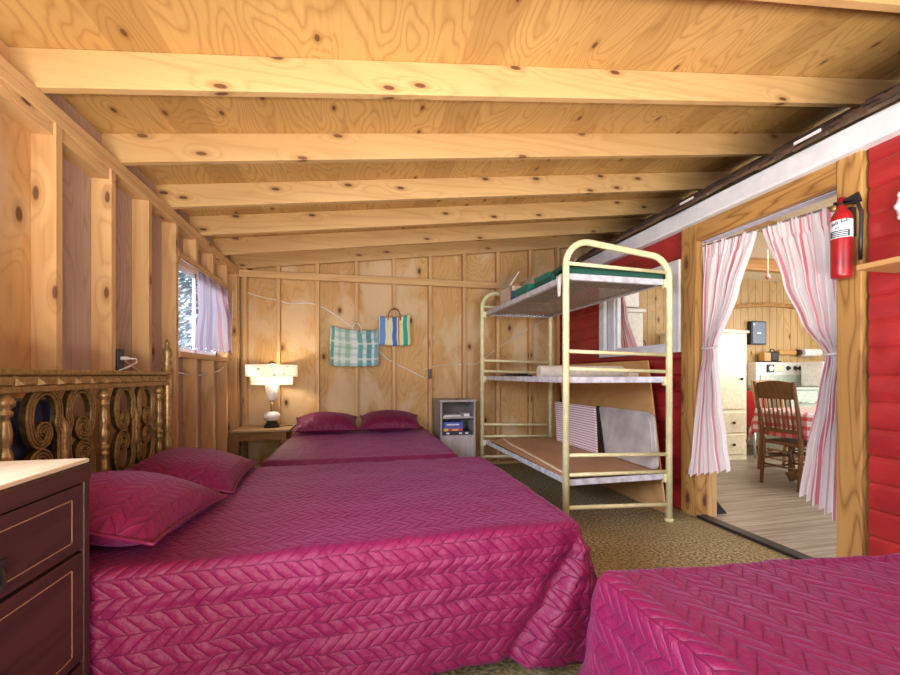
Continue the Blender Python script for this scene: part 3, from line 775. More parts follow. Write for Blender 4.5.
def lean_panel(name, label, cat, ya, yb, yc, yd, x0, z0, x1, z1, th, mat, rad=0, uvrep=None, rim=None):
    """sheet standing on z0 at x0 and leaning to x1 at z1; ya..yb its foot, yc..yd its top edge"""
    def P3(s, t): return Vector((x0 + (x1 - x0) * t, (ya + (yb - ya) * s) * (1 - t) + (yc + (yd - yc) * s) * t, z0 + (z1 - z0) * t))
    n = Vector((z1 - z0, 0, -(x1 - x0))).normalized() * th
    W_, H = abs(yb - ya), math.hypot(z1 - z0, x1 - x0)
    poly = []
    if rad:
        for cx, cy, a0 in ((0, 0, 180), (1, 0, 270), (1, 1, 0), (0, 1, 90)):
            for i in range(7):
                a = math.radians(a0 + 15 * i); rx, ry = rad / W_, rad / H
                poly.append((cx + (rx if cx == 0 else -rx) + rx * math.cos(a), cy + (ry if cy == 0 else -ry) + ry * math.sin(a)))
    else: poly = [(0, 0), (1, 0), (1, 1), (0, 1)]
    mb = MB(); mb.prism(poly, lambda p: P3(*p), lambda p: P3(*p) - n)
    if uvrep:
        mb.uv = {i: (p[0] * uvrep[0], p[1] * uvrep[1]) for i, p in enumerate(poly + poly)}
    o = mb.build(name, mat, None, off=tuple((P3(0, 0) + P3(1, 0)) / 2), bevel=.003)
    tag(o, label, cat)
    return o, P3, n
lean_panel('plywood_sheet', 'tan plywood sheet standing upright between the bunk bed and red wall', 'board', 4.35, 2.83, 4.75, 3.11, 2.385, .003, 2.44, 1.225, .015, 'ply_loose')
o, P3, n = lean_panel('grey_panel', 'grey board with rounded corners leaning behind the lowest bunk', 'board', 3.40, 2.71, 3.60, 2.835, 2.22, .377, 2.28, .80, .022, 'foam', .06)
m = MB(); m.sweep([(.94, .12), (.945, .8), (.92, .9), (.85, .945), (.1, .945)], [(-.008, 0), (.008, 0), (.008, .006), (-.008, .006)], lambda p, d: P3(p.x, p.y) - n * (1 + d / .022)); m.build('raised_rim', 'foam', o, off=tuple(o.location))
m = MB(); m.hexa([P3(-.02, .0), P3(.025, .0), P3(.025, 1), P3(-.02, 1)], [P3(-.02, 0) - n * 1.5, P3(.025, 0) - n * 1.5, P3(.025, 1) - n * 1.5, P3(-.02, 1) - n * 1.5]); m.build('edge_strip', 'dark', o, off=tuple(o.location))
lean_panel('striped_panel', 'white panel with thin red pinstripes leaning beside the grey board on lowest bunk', 'panel', 4.20, 3.42, 4.42, 3.60, 2.15, .377, 2.24, .79, .02, 'pinkstripe', 0, (1, 18))

rl = thing('paper_roll', 'cream roll of paper lying across the middle bunk', 'roll', (1.9, 3.3, 1.07))
MB().lathe([(.052, -.40), (.056, -.395), (.056, .395), (.052, .40)], (1.91, 3.3, 1.126), 20, 'X').build('roll', 'rollmat', rl, smooth=False)
MB().lathe([(.03, -.403), (.03, .403)], (1.91, 3.3, 1.126), 14, 'X').build('core', 'cardboard', rl)
tag(MB().prism([(0, 0), (.11, 0), (.10, .06), (.07, .045), (.05, .07), (.02, .05)], lambda p: (2.15 + p[0], 3.0, 1.09 + p[1]), lambda p: (2.15 + p[0], 3.06, 1.09 + p[1])).build('paper_scrap', 'cardboard', None, off=(2.2, 3.03, 1.068)), 'torn brown paper scrap beside the cream roll on middle bunk', 'paper').location.z = 1.068 - .022
o = MB().box(1.50, 1.72, 3.9, 4.25, 1.067, 1.10).box(1.53, 1.69, 3.95, 4.2, 1.10, 1.115).build('tray', 'dark', None, off=(1.6, 4.08, 1.067), bevel=.006)
tag(o, 'dark grey tray lying at the far end of the middle bunk', 'tray')

cb = thing('cardboard_box', 'open cardboard box with raised flaps on the top bunk', 'box', (1.58, 4.02, 1.803))
m = MB()
for a in ((1.47, 1.69, 3.86, 3.868), (1.47, 1.69, 4.172, 4.18), (1.47, 1.478, 3.86, 4.18), (1.682, 1.69, 3.86, 4.18)): m.box(a[0], a[1], a[2], a[3], 1.803, 1.98)
m.box(1.47, 1.69, 3.86, 4.18, 1.803, 1.81).build('carton', 'cardboard', cb)
MB().hexa([(1.45, 3.86, 1.98), (1.47, 3.86, 1.98), (1.47, 4.18, 1.98), (1.45, 4.18, 1.98)], [(1.545, 3.84, 2.12), (1.553, 3.84, 2.115), (1.553, 4.18, 2.115), (1.545, 4.18, 2.12)]).build('flap', 'cardboard', cb)
MB().hexa([(1.684, 3.86, 1.98), (1.69, 3.86, 1.98), (1.69, 4.18, 1.98), (1.684, 4.18, 1.98)], [(1.70, 3.85, 2.09), (1.706, 3.85, 2.09), (1.706, 4.18, 2.09), (1.70, 4.18, 2.09)]).build('flap', 'cardboard', cb)
MB().box(1.48, 1.56, 3.845, 3.86, 1.84, 1.93).build('printed_panel', 'bluecard', cb)
MB().box(1.565, 1.62, 3.845, 3.86, 1.85, 1.92).build('printed_panel', 'paper', cb)
def lidbox(name, label, x0, x1, y0, y1, z0, z1, mat, lid, rz=0):
    t = thing(name, label, 'box', ((x0 + x1) / 2, (y0 + y1) / 2, z0))
    MB().box(x0, x1, y0, y1, z0, z1 - .03).build('tray', mat, t, bevel=.003)
    MB().box(x0 - .004, x1 + .004, y0 - .004, y1 + .004, z1 - .045, z1).build('lid', lid, t, bevel=.003)
    t.rotation_euler.z = rz
lidbox('game_box', 'teal green flat box beside the cardboard box on top bunk', 1.46, 1.78, 3.42, 3.76, 1.803, 1.905, 'teal', 'teal')
lidbox('game_box', 'darker green box standing behind the hanging white rag on top bunk', 1.50, 1.82, 3.10, 3.36, 1.803, 1.935, 'green', 'teal')
m = MB(); m.grid(24, 16, lambda u, v: (1.47 + .82 * u, 2.72 + .30 * v, 1.805 + .10 * (1 - abs(2 * v - 1) ** 8) + .008 * noise2(u * 6, v * 3)))
o = m.build('folded_blanket', 'green', None, off=(1.88, 2.87, 1.803), smooth=True); q = o.modifiers.new('s', 'SOLIDIFY'); q.thickness = .02; q.offset = -1
tag(o, 'dark green folded blanket along the front end of the top bunk', 'blanket')
m = MB(); m.grid(8, 14, lambda u, v: (1.425 + .006 * math.sin(u * 9), 2.735 + .085 * u * (1 - .6 * v) + .02 * v, 1.83 - .16 * v + (.0 if v > .1 else 0)) if v > .15 else (1.425 + .05 * (1 - v / .15), 2.735 + .085 * u, 1.826))
o = m.build('white_rag', 'paper', None, off=(1.43, 2.77, 1.8), smooth=True, solid=.004); tag(o, 'small white rag hanging over the top bunk rail', 'rag')

# ------------------------------------------------------------------ small grey cabinet and its contents
CX0, CX1, CY0, CY1 = .885, 1.286, 4.48, 4.86
cbn = thing('cabinet', 'small limed grey wooden cabinet with two open compartments between far bed and bunk', 'cabinet', ((CX0 + CX1) / 2, 4.67, 0))
MB().box(CX0, CX0 + .02, CY0, CY1, 0, .80).build('side_panel', 'greywood', cbn)
MB().box(CX1 - .02, CX1, CY0, CY1, 0, .80).build('side_panel', 'greywood', cbn)
MB().box(CX0 - .012, CX1 + .012, CY0 - .012, CY1, .80, .824).build('top', 'greywood', cbn, bevel=.003)
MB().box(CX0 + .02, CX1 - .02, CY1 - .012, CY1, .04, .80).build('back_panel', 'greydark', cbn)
MB().box(CX0 + .02, CX1 - .02, CY0 + .02, CY1 - .012, .615, .635).build('shelf', 'greywood', cbn)
MB().box(CX0 + .02, CX1 - .02, CY0 + .02, CY1 - .012, .41, .43).build('shelf', 'greywood', cbn)
MB().box(CX0 + .022, CX1 - .022, CY0 - .004, CY0 + .018, .06, .425).build('door', 'greywood', cbn, bevel=.003)
for i, (x, w_, h) in enumerate(((.93, .20, .016), (1.16, .07, .03))):
    o = MB().box(x, x + w_, 4.52, 4.72, .636, .636 + h).build('papers', 'paper', None, off=(x, 4.6, .636))
    o.name = 'notebook'; tag(o, ('flat white notebook lying in the upper compartment of the grey cabinet', 'small white block standing beside the notebook in the grey cabinet')[i], 'notebook' if i == 0 else 'block')
    if i: o.name = 'paper_block'
gb = thing('game_box', 'printed blue board-game box with red and yellow base in the grey cabinet', 'box', (1.03, 4.56, .475))
MB().box(.925, 1.145, 4.50, 4.66, .505, .575).build('lid', 'bluecard', gb)
MB().box(.925, .975, 4.50, 4.66, .476, .505).build('yellow_side', 'yellowcard', gb)
MB().box(.975, 1.145, 4.50, 4.66, .476, .505).build('red_side', 'redcard', gb)
MB().box(1.02, 1.09, 4.497, 4.50, .482, .499).build('printed_patch', 'yellowcard', gb)
MB().box(.96, 1.10, 4.497, 4.50, .54, .556).build('printed_patch', 'paper', gb)
bx = thing('flat_box', 'navy flat box with white marks under the blue board-game box', 'box', (1.08, 4.6, .43))
MB().box(.915, 1.25, 4.495, 4.70, .431, .475).build('carton', 'navy', bx)
for x in (.955, 1.10, 1.17): MB().box(x, x + .035, 4.492, 4.495, .443, .46).build('white_mark', 'paper', bx)

# ------------------------------------------------------------------ side table and lamp
st = thing('side_table', 'small brown wooden side table in the far corner under the lamp', 'table', (-.95, 4.62, 0))
MB().box(-1.225, -.67, 4.43, 4.85, .532, .555)  .build('tabletop', 'table_top', st, bevel=.005)
MB().box(-1.18, -.72, 4.47, 4.82, .44, .532).build('apron', 'table_wood', st, bevel=.003)
for x in (-1.17, -.73):
    for y in (4.48, 4.80):
        MB().tube([(x, y, 0), (x, y, .45), (x, y, .53)], [.016, .026, .028], 4).build('leg', 'table_wood', st)
MB().box(-1.06, -.84, 4.464, 4.472, .455, .52).build('drawer', 'table_wood', st, bevel=.003)
lc = (-.875, 4.62)
lp = thing('table_lamp', 'table lamp with two-tier white drum shade on the corner side table', 'lamp', (lc[0], lc[1], .555))
MB().lathe([(.082, 0), (.078, .012), (.05, .06), (.045, .07)], (*lc, .556), 20).build('base', 'dark', lp, smooth=True)
MB().lathe([(.04, .07), (.072, .085), (.085, .11), (.082, .13), (.06, .155), (.03, .165)], (*lc, .556), 22).build('lower_globe', 'frost', lp, smooth=True)
MB().lathe([(.016, .165), (.012, .2), (.018, .215), (.010, .225), (.012, .27)], (*lc, .556), 12).build('stem', 'gilt', lp, smooth=True)
MB().lathe([(.02, .265), (.04, .30), (.058, .36), (.066, .43), (.062, .50)], (*lc, .556), 22, caps=False).build('glass_chimney', 'frost', lp, smooth=True, solid=.003)
sh = MB()
sh.lathe([(.205, 1.0), (.205, 1.09)], (*lc, 0), 36, caps=False)
sh = sh.build('lower_shade', 'shade', lp, smooth=True)
MB().lathe([(.252, 1.082), (.252, 1.205)], (*lc, 0), 36, caps=False).build('upper_shade', 'shade', lp, smooth=True)
m = MB()
for a in range(3):
    q = a * 2 * PI / 3; m.tube([(lc[0], lc[1], 1.19), (lc[0] + .25 * math.cos(q), lc[1] + .25 * math.sin(q), 1.19)], .003, 6)
m.lathe([(.03, 1.185), (.045, 1.215), (.03, 1.235), (.012, 1.25)], (*lc, 0), 16); m.build('finial', 'steel', lp)
MB().lathe([(.03, .98), (.035, 1.03), (.02, 1.1), (.013, 1.16), (.013, 1.19)], (*lc, 0), 14).build('bulb', 'paper', lp, smooth=True)
l = bpy.data.lights.new('lamp_light', 'POINT'); l.energy = 8.5; l.color = (1, .84, .62); l.shadow_soft_size = .04
lo = bpy.data.objects.new('lamp_light', l); COL.objects.link(lo); lo.parent = lp; lo.location = (0.05, -.05, .52)
MB().tube([(lc[0] + .08, lc[1] + .02, .562), (-.76, 4.66, .562), (-.70, 4.72, .56), (-.664, 4.76, .55), (-.655, 4.78, .3), (-.65, 4.80, .05)], .004, 6).build('cord', 'dark', lp, smooth=True)

# ------------------------------------------------------------------ bags on the back wall
def bag(label, x0, x1, z0, z1, y, th, mat, hmat, hooks, seed, sag, group):
    t = thing('tote_bag', label, 'bag', ((x0 + x1) / 2, y, z0), group)
    for s, nm in ((-1, 'front_panel'), (1, 'back_panel')):
        m = MB()
        def f(u, v, s=s):
            e = math.sin(PI * u) ** .5 * math.sin(PI * min(1, v * .9 + .1)) ** .5
            x = x0 + (x1 - x0) * u; zt = z1 - sag * (u - .5) - .015 * math.sin(PI * u)
            x += .018 * (u - .5) * (1 - v) + .012 * noise2(u * 3, v * 3, 1, seed)
            return (x, y + s * (.004 + th * e * (1.1 - v)) + .006 * noise2(u * 5, v * 5, 1, seed), z0 + .02 * (1 - math.sin(PI * u) ** .3) + (zt - z0) * v)
        m.grid(22, 18, f, lambda u, v: (u, v * (2.3 if seed < 2 else 1))).build(nm, mat, t, smooth=True, solid=.003)
    for s in (-1, 1):
        m = MB(); hx, hw, hh = hooks
        m.tube([(hx - hw, y + s * .012, z1 - .05)] + [(hx - hw * math.cos(PI * i / 10), y + s * .008, z1 - .01 + hh * math.sin(PI * i / 10)) for i in range(11)] + [(hx + hw, y + s * .012, z1 - .05)], .006, 6)
        m.build('handle', hmat, t, smooth=True)
    MB().tube([(hx, 4.874, z1 - .012 + hh), (hx, 4.81, z1 - .012 + hh), (hx, 4.80, z1 + .005 + hh)], .004, 6).build('hook_tip', 'dark', t)
    t.children[-1].name = 'nail'
bag('green and white checked mesh tote bag hanging beside the smaller striped bag', -.30, .225, 1.195, 1.62, 4.80, .06, 'bag_green', 'cablewhite', (-.015, .05, .075), 1.2, .04, None)
bag('small blue, yellow and green striped tote bag with red-brown handles on back wall', .235, .59, 1.44, 1.78, 4.82, .03, 'bag_stripe', 'rose', (.41, .07, .095), 4.2, -.03, None)
for t in [o for o in COL.objects if o.name.startswith('tote_bag')]:
    pass

# ------------------------------------------------------------------ wiring and switches
def cable(label, pts, r=.005):
    sm = []
    P_ = [Vector(p) for p in pts]
    for i in range(len(P_) - 1):
        a, b, c, d = P_[max(i - 1, 0)], P_[i], P_[i + 1], P_[min(i + 2, len(P_) - 1)]
        for k in range(6):
            t = k / 6; sm.append(.5 * ((2 * b) + (c - a) * t + (2 * a - 5 * b + 4 * c - d) * t * t + (3 * b - a - 3 * c + d) * t ** 3))
    sm.append(P_[-1])
    o = MB().tube(sm, r, 6).build('cable', 'cablewhite', None, off=tuple(P_[0]), smooth=True); tag(o, label, 'cable')
YC = 4.925
cable('white electric cable running from the corner across the back wall studs to a switch', [(-1.23, YC, 2.014), (-1.032, YC, 1.96), (-.867, YC, 1.932), (-.741, YC, 1.898), (-.485, YC, 1.905), (-.168, YC, 1.73), (.251, YC, 1.369), (.379, YC, 1.264), (.79, YC, 1.06)], .006)
cable('thin white cable rising from the dark switch towards the bunk bed', [(.79, YC, 1.17), (.93, YC, 1.21), (1.3, YC, 1.235), (1.45, YC, 1.25), (1.726, YC, 1.449), (2.262, YC, 1.775), (2.48, YC, 1.9)], .004)
cable('white cable threaded through the studs below the curtained window', [(-1.30, 2.62, 1.22), (-1.29, 2.95, 1.1), (-1.30, 3.35, 1.12), (-1.29, 3.7, 1.10), (-1.30, 4.1, 1.11), (-1.28, 4.46, 1.2), (-1.29, 4.7, 1.5), (-1.29, 4.78, 1.98)], .006)
sw = thing('wall_switch', 'small dark switch box on a back wall stud', 'switch', (.845, 4.87, 1.07))
MB().box(.815, .855, 4.845, 4.874, 1.055, 1.17).build('box', 'black', sw, bevel=.004)
MB().box(.828, .842, 4.838, 4.846, 1.09, 1.13).build('toggle', 'dark', sw)
eb = thing('outlet_box', 'black outlet box with plugged white cord on a stud above the gilt headboard', 'outlet', (-1.28, 2.56, 1.13))
MB().box(-1.315, -1.252, 2.53, 2.59, 1.125, 1.235).build('box', 'black', eb, bevel=.004)
MB().box(-1.252, -1.246, 2.535, 2.60, 1.12, 1.24).build('cover', 'black', eb, bevel=.002)
MB().box(-1.246, -1.215, 2.555, 2.585, 1.18, 1.20).build('plug', 'cablewhite', eb, bevel=.004)
MB().tube([(-1.215, 2.57, 1.19), (-1.19, 2.60, 1.188), (-1.185, 2.60, 1.17), (-1.20, 2.55, 1.145), (-1.215, 2.49, 1.125), (-1.22, 2.46, 1.06)], .004, 6).build('cord', 'cablewhite', eb, smooth=True)
MB().tube([(-1.29, 2.54, 1.235), (-1.295, 2.535, 1.30), (-1.30, 2.53, 1.6), (-1.30, 2.53, 2.16)], .006, 6).build('supply_cord', 'cablewhite', eb, smooth=True)

# ------------------------------------------------------------------ curtains
def curtain(name, label, X, A, B, rep, pleats, amp, mat, z0=None, nv=70, nu=110, heading=True, dx=0., cat='curtain'):
    """A, B: (z, y) polylines of its two edges, top to bottom"""
    mb = MB()
    def f(u, v):
        za = A[0][0] + (A[-1][0] - A[0][0]) * v; zb = B[0][0] + (B[-1][0] - B[0][0]) * v
        ya, yb = lerp(A, za), lerp(B, zb)
        wdt = abs(yb - ya); am = amp * (.35 + .65 * min(1, .35 / max(wdt, .05))) * (.55 + .45 * min(1, v * 6))
        ph = u * pleats * 2 * PI + 1.1 * math.sin(u * 7 + v * 2.6) + (.9 * math.sin(u * pleats * 11) if v < .06 else 0)
        z = za + (zb - za) * u
        if v > .9: z += .014 * math.sin(ph) * (v - .9) * 10
        return (X + dx * max(0, (v - .5) / .5) ** .8 + am * math.sin(ph) + .012 * noise2(u * 4, v * 3, 1, len(label)), ya + (yb - ya) * u + .004 * math.cos(ph * 1), z)
    o = mb.grid(nu, nv, f, lambda u, v: (u * rep, v)).build(name, mat, None, off=(X, (A[0][1] + B[0][1]) / 2, min(A[-1][0], B[-1][0])), smooth=True, fix=False)
    tag(o, label, cat)
    return o
c1 = curtain('door_curtain', 'white rose-striped door curtain tied back on the bunk bed side of the doorway', 2.60,
             [(2.115, 2.708), (1.68, 2.708), (1.31, 2.695), (.90, 2.705), (.54, 2.725), (.32, 2.745)],
             [(2.07, 2.262), (1.70, 2.41), (1.305, 2.59), (.92, 2.50), (.63, 2.41), (.45, 2.35)], 4.5, 6, .027, 'curtain', dx=-.11)
c2 = curtain('door_curtain', 'white rose-striped door curtain tied back beside the fire extinguisher', 2.60,
             [(2.07, 2.222), (1.665, 2.095), (1.418, 1.975), (1.224, 1.83), (1.0, 1.875), (.655, 1.945), (.40, 1.995)],
             [(2.05, 1.756), (1.74, 1.756), (1.46, 1.756), (1.21, 1.756), (.96, 1.77), (.63, 1.775), (.30, 1.780)], 4.2, 6, .03, 'curtain')
for c, y0, y1, z in ((c1, 2.58, 2.70, 1.31), (c2, 1.76, 1.84, 1.225)):
    MB().tube([(2.60 + .036 * math.cos(a * PI / 8), (y0 + y1) / 2 + (y1 - y0) / 2 * 1.0 * math.sin(a * PI / 8), z + .01 * math.cos(a * PI / 8)) for a in range(16)], .008, 6, True).build('tieback', 'curtain', c, off=tuple(c.location), smooth=True)
o = MB().tube([(2.60, 2.70, 2.095), (2.60, 1.754, 2.04)], .008, 8).build('curtain_rod', 'steel', None, off=(2.6, 2.2, 2.03)); tag(o, 'thin steel tension rod carrying the striped door curtains', 'rod')
wc = curtain('window_curtain', 'short sheer curtain with red and purple stripes in the stud wall window', -1.245,
        [(1.94, 3.66), (1.6, 3.62), (1.30, 3.57)], [(1.94, 4.36), (1.6, 4.50), (1.335, 4.62)], 2.5, 6, .022, 'win_curtain', nv=30, nu=70)
o = MB().tube([(-1.24, 3.32, 1.935), (-1.24, 4.44, 1.935)], .006, 8).build('curtain_rod', 'steel', None, off=(-1.24, 3.9, 1.93)); tag(o, 'thin rod above the short window curtain on stud wall', 'rod')
curtain('kitchen_curtain', 'red and white striped kitchen curtain drawn aside behind the inner window', 2.745,
        [(1.98, 3.99), (1.7, 3.96), (1.25, 3.94)], [(1.98, 3.90), (1.7, 3.84), (1.25, 3.60)], 5, 5, .018, 'red_curtain', nv=30, nu=70)
o = MB().tube([(2.70, 2.96, 1.985), (2.745, 2.96, 1.985), (2.745, 4.0, 1.985), (2.70, 4.0, 1.985)], .006, 8).build('curtain_rod', 'steel', None, off=(2.745, 3.4, 1.98)); tag(o, 'thin rod on the kitchen side of the inner window', 'rod')

# ------------------------------------------------------------------ fire extinguisher, shelf, wall ornament
ex, ey, ez = 2.468, 1.675, 1.605
fe = thing('fire_extinguisher', 'red fire extinguisher with white label hanging on the wooden door post', 'fire extinguisher', (ex, ey, ez))
MB().lathe([(.036, 0), (.043, .006), (.0445, .018), (.0445, .30), (.042, .322), (.032, .345), (.02, .36), (.016, .42)], (ex, ey, ez), 28).build('cylinder', 'ext_red', fe, smooth=True)
def wrapl(a0, a1, z0, z1, r=.0452):
    m = MB(); m.grid(14, 2, lambda u, v: (ex + r * math.cos(math.radians(a0 + (a1 - a0) * u)), ey + r * math.sin(math.radians(a0 + (a1 - a0) * u)), ez + z0 + (z1 - z0) * v)); return m
wl_ = wrapl(130, 320, .205, .298).build('label', 'label', fe, smooth=True, fix=False)
wrapl(145, 258, .209, .243, 0.0456).build('label_band', 'labelblue', wl_, smooth=True, fix=False)
for k_ in range(3): wrapl(165, 245, .215 + k_ * .009, .218 + k_ * .009, 0.0459).build('small_print', 'label', wl_, fix=False)
m = MB()      # slanted script line, as good as it can be read
for k_ in range(11):
    a = 158 + k_ * 8.5; z = .268 + k_ * .0016
    if k_ == 5: continue
    m2 = wrapl(a, a + 6.5, z, z + (.012 if k_ % 3 else .020), 0.0458); m.add(m2.v, m2.f)
m.build('script', 'labelblue', wl_, fix=False)
m = MB()
for k_ in range(3):
    m2 = wrapl(180 + k_ * 8, 186 + k_ * 8, .252, .260, 0.0458); m.add(m2.v, m2.f)
m.build('script', 'labelblue', wl_, fix=False)
MB().lathe([(.019, .355), (.019, .392), (.014, .396), (.014, .41)], (ex, ey, ez), 14).build('valve', 'dark', fe, smooth=True)
MB().hexa([(ex - .012, ey + .03, ez + .395), (ex + .012, ey + .03, ez + .395), (ex + .012, ey - .085, ez + .37), (ex - .012, ey - .085, ez + .42)],
          [(ex - .012, ey + .03, ez + .407), (ex + .012, ey + .03, ez + .407), (ex + .012, ey - .085, ez + .375), (ex - .012, ey - .085, ez + .375)]).build('lever', 'black', fe, bevel=.003)
MB().hexa([(ex - .01, ey + .02, ez + .375), (ex + .01, ey + .02, ez + .375), (ex + .01, ey - .075, ez + .375), (ex - .01, ey - .075, ez + .375)],
          [(ex - .01, ey + .02, ez + .385), (ex + .01, ey + .02, ez + .385), (ex + .01, ey - .075, ez + .387), (ex - .01, ey - .075, ez + .387)]).build('carry_handle', 'black', fe, bevel=.003)
MB().lathe([(.016, 0), (.018, .012), (.012, .016)], (ex - .022, ey + .03, ez + .375), 14, 'X').build('gauge', 'gilt', fe, smooth=True)
MB().tube([(ex + .005, ey - .025, ez + .385), (ex + .01, ey - .065, ez + .37), (ex + .02, ey - .075, ez + .32), (ex + .02, ey - .072, ez + .2), (ex + .02, ey - .07, ez + .08)], .009, 8).build('hose', 'black', fe, smooth=True)
MB().box(ex + .035, 2.54, ey - .02, ey + .02, ez + .22, ez + .37).build('wall_bracket', 'dark', fe)
sf = thing('wall_shelf', 'small pine wall shelf on the red boards beside the fire extinguisher', 'shelf', (2.43, 1.3, 1.6))
MB().box(2.305, 2.555, .98, 1.505, 1.595, 1.62).build('board', 'shelf_pine', sf, bevel=.003)
MB().prism([(2.553, 1.594), (2.40, 1.594), (2.553, 1.46)], lambda p: (p[0], 1.14, p[1]), lambda p: (p[0], 1.16, p[1])).build('bracket', 'shelf_pine', sf)
o = MB().lathe([(.028, 0), (.03, .004), (.034, .05), (.036, .055), (.03, .055), (.026, .008)], (2.44, 1.335, 1.621), 18).build('white_cup', 'white', None, off=(2.44, 1.335, 1.621), smooth=True)
tag(o, 'small white cup standing on the pine wall shelf', 'cup')
wo = thing('round_mirror', 'round mirror in an ornate silver-white frame on the red wall', 'mirror', (2.53, 1.37, 1.9))
m = MB(); m.tube([(2.528, 1.365 + .10 * math.cos(a * PI / 20), 1.903 + .105 * math.sin(a * PI / 20)) for a in range(40)], .019, 8, True); m.build('frame', 'angle_steel', wo, smooth=True)
for a in range(12):
    q = a * PI / 6
    MB().lathe([(.001, -.012), (.016, -.009), (.02, 0), (.016, .009), (.001, .012)], (2.512, 1.365 + .10 * math.cos(q), 1.903 + .105 * math.sin(q)), 10, 'X').build('leaf_boss', 'white_paint', wo, smooth=True)
MB().lathe([(.085, 0), (.085, .01)], (2.525, 1.365, 1.903), 32, 'X').build('glass', 'steel', wo)

# ------------------------------------------------------------------ kitchen beyond the doorway
kc = thing('kitchen_cabinet', 'tall cream kitchen cabinet with two lower drawers beyond the doorway', 'cabinet', (4.5, 4.7, 0))
MB().box(4.08, 4.925, 4.425, 4.98, 0.0, 1.64).build('body', 'cream', kc, bevel=.006)
MB().box(4.06, 4.945, 4.40, 4.99, 1.64, 1.675).build('cornice', 'cream', kc, bevel=.008)
MB().box(4.12, 4.895, 4.41, 4.428, .66, 1.61).build('door', 'cream', kc, bevel=.005)
for z0, z1 in ((.36, .62), (.08, .335)):
    d_ = MB().box(4.12, 4.895, 4.41, 4.428, z0, z1).build('drawer', 'cream', kc, bevel=.005)
    MB().lathe([(.008, 0), (.018, -.012), (.016, -.024), (.004, -.028)], (4.70, 4.41, (z0 + z1) / 2), 12, 'Y').build('knob', 'dark', d_, smooth=True)
MB().lathe([(.008, 0), (.018, -.012), (.016, -.024), (.004, -.028)], (4.82, 4.41, 1.05), 12, 'Y').build('door_knob', 'dark', kc, smooth=True)
o = MB().box(4.52, 4.84, 4.5, 4.8, 1.676, 1.70).build('white_tray', 'white', None, off=(4.6, 4.65, 1.676), bevel=.01); tag(o, 'white tray lying on top of the tall cream cabinet', 'tray')
kb = thing('wire_basket', 'dark wire basket on the tray atop the tall cream cabinet', 'basket', (4.62, 4.65, 1.701))
m = MB(); m.tube([(4.62 + .13 * math.cos(a * PI / 10), 4.65 + .1 * math.sin(a * PI / 10), 1.78) for a in range(20)], .006, 6, True); m.tube([(4.62 + .09 * math.cos(a * PI / 10), 4.65 + .07 * math.sin(a * PI / 10), 1.707) for a in range(20)], .006, 6, True)
for a in range(10): m.tube([(4.62 + .09 * math.cos(a * PI / 5), 4.65 + .07 * math.sin(a * PI / 5), 1.707), (4.62 + .13 * math.cos(a * PI / 5), 4.65 + .1 * math.sin(a * PI / 5), 1.78)], .004, 5)
m.build('wirework', 'dark', kb); MB().tube([(4.49, 4.65, 1.78), (4.54, 4.65, 1.83), (4.70, 4.65, 1.83), (4.75, 4.65, 1.78)], .005, 6).build('handle', 'dark', kb, smooth=True)
bp = thing('breaker_panel', 'blue-grey electrical breaker panel on the kitchen panelling', 'electrical panel', (5.7, 4.98, 1.54))
MB().box(5.57, 5.845, 4.935, 4.998, 1.545, 1.885).build('cabinet_box', 'dark', bp, bevel=.004)
MB().box(5.59, 5.825, 4.925, 4.937, 1.56, 1.87).build('cover', 'breaker', bp, bevel=.004)
MB().box(5.665, 5.735, 4.922, 4.926, 1.70, 1.72).build('name_plate', 'label', bp)
MB().box(5.60, 5.62, 4.922, 4.926, 1.82, 1.85).build('latch', 'steel', bp)
# vintage stove
sv = thing('stove', 'vintage white and pale green enamel stove with knob panel beneath the toaster', 'stove', (5.890, 4.6, 0))
MB().box(5.550, 6.640, 4.35, 4.97, .08, .90).build('body', 'stove', sv, bevel=.015)
MB().box(5.530, 6.660, 4.33, 4.97, .90, .935).build('cooktop', 'stove', sv, bevel=.012)
MB().box(5.530, 6.660, 4.82, 4.97, .935, 1.285).build('back_panel', 'white', sv, bevel=.02)
MB().box(5.590, 6.340, 4.806, 4.822, .98, 1.10).build('splash_plate', 'stove', sv, bevel=.01)
for i, x in enumerate((6.090, 6.220, 6.310, 6.400, 6.490)):
    MB().lathe([(.03, 0), (.034, -.008), (.022, -.016), (.018, -.034)], (x, 4.82, 1.20), 14, 'Y').build('knob', 'dark', sv, smooth=True)
MB().box(5.710, 5.830, 4.80, 4.822, 1.14, 1.25).build('clock', 'black', sv, bevel=.006)
MB().lathe([(.04, 0), (.04, -.006)], (5.770, 4.80, 1.195), 18, 'Y').build('dial', 'paper', sv)
MB().box(5.890, 6.010, 4.81, 4.822, 1.15, 1.25).build('lamp_plate', 'cream', sv, bevel=.006)
for x in (5.790, 6.390):
    m = MB()
    for r_ in (.05, .075, .1): m.tube([(x + r_ * math.cos(a * PI / 10), 4.58 + r_ * math.sin(a * PI / 10), .942) for a in range(20)], .007, 6, True)
    m.build('burner', 'dark', sv, smooth=True)
dv = MB().box(5.610, 6.150, 4.335, 4.352, .25, .80).build('oven_door', 'stove', sv, bevel=.008)
MB().tube([(5.670, 4.335, .74), (5.670, 4.30, .74), (6.090, 4.30, .74), (6.090, 4.335, .74)], .009, 8).build('handle', 'steel', dv, smooth=True)
dv = MB().box(6.190, 6.600, 4.335, 4.352, .25, .80).build('oven_door', 'stove', sv, bevel=.008)
MB().tube([(6.240, 4.335, .74), (6.240, 4.30, .74), (6.550, 4.30, .74), (6.550, 4.335, .74)], .009, 8).build('handle', 'steel', dv, smooth=True)
tt = thing('toaster', 'dark antique toaster with wooden side standing on the stove back', 'toaster', (5.830, 4.89, 1.286))
MB().box(5.830, 5.970, 4.84, 4.95, 1.30, 1.44).build('body', 'dark', tt, bevel=.02)
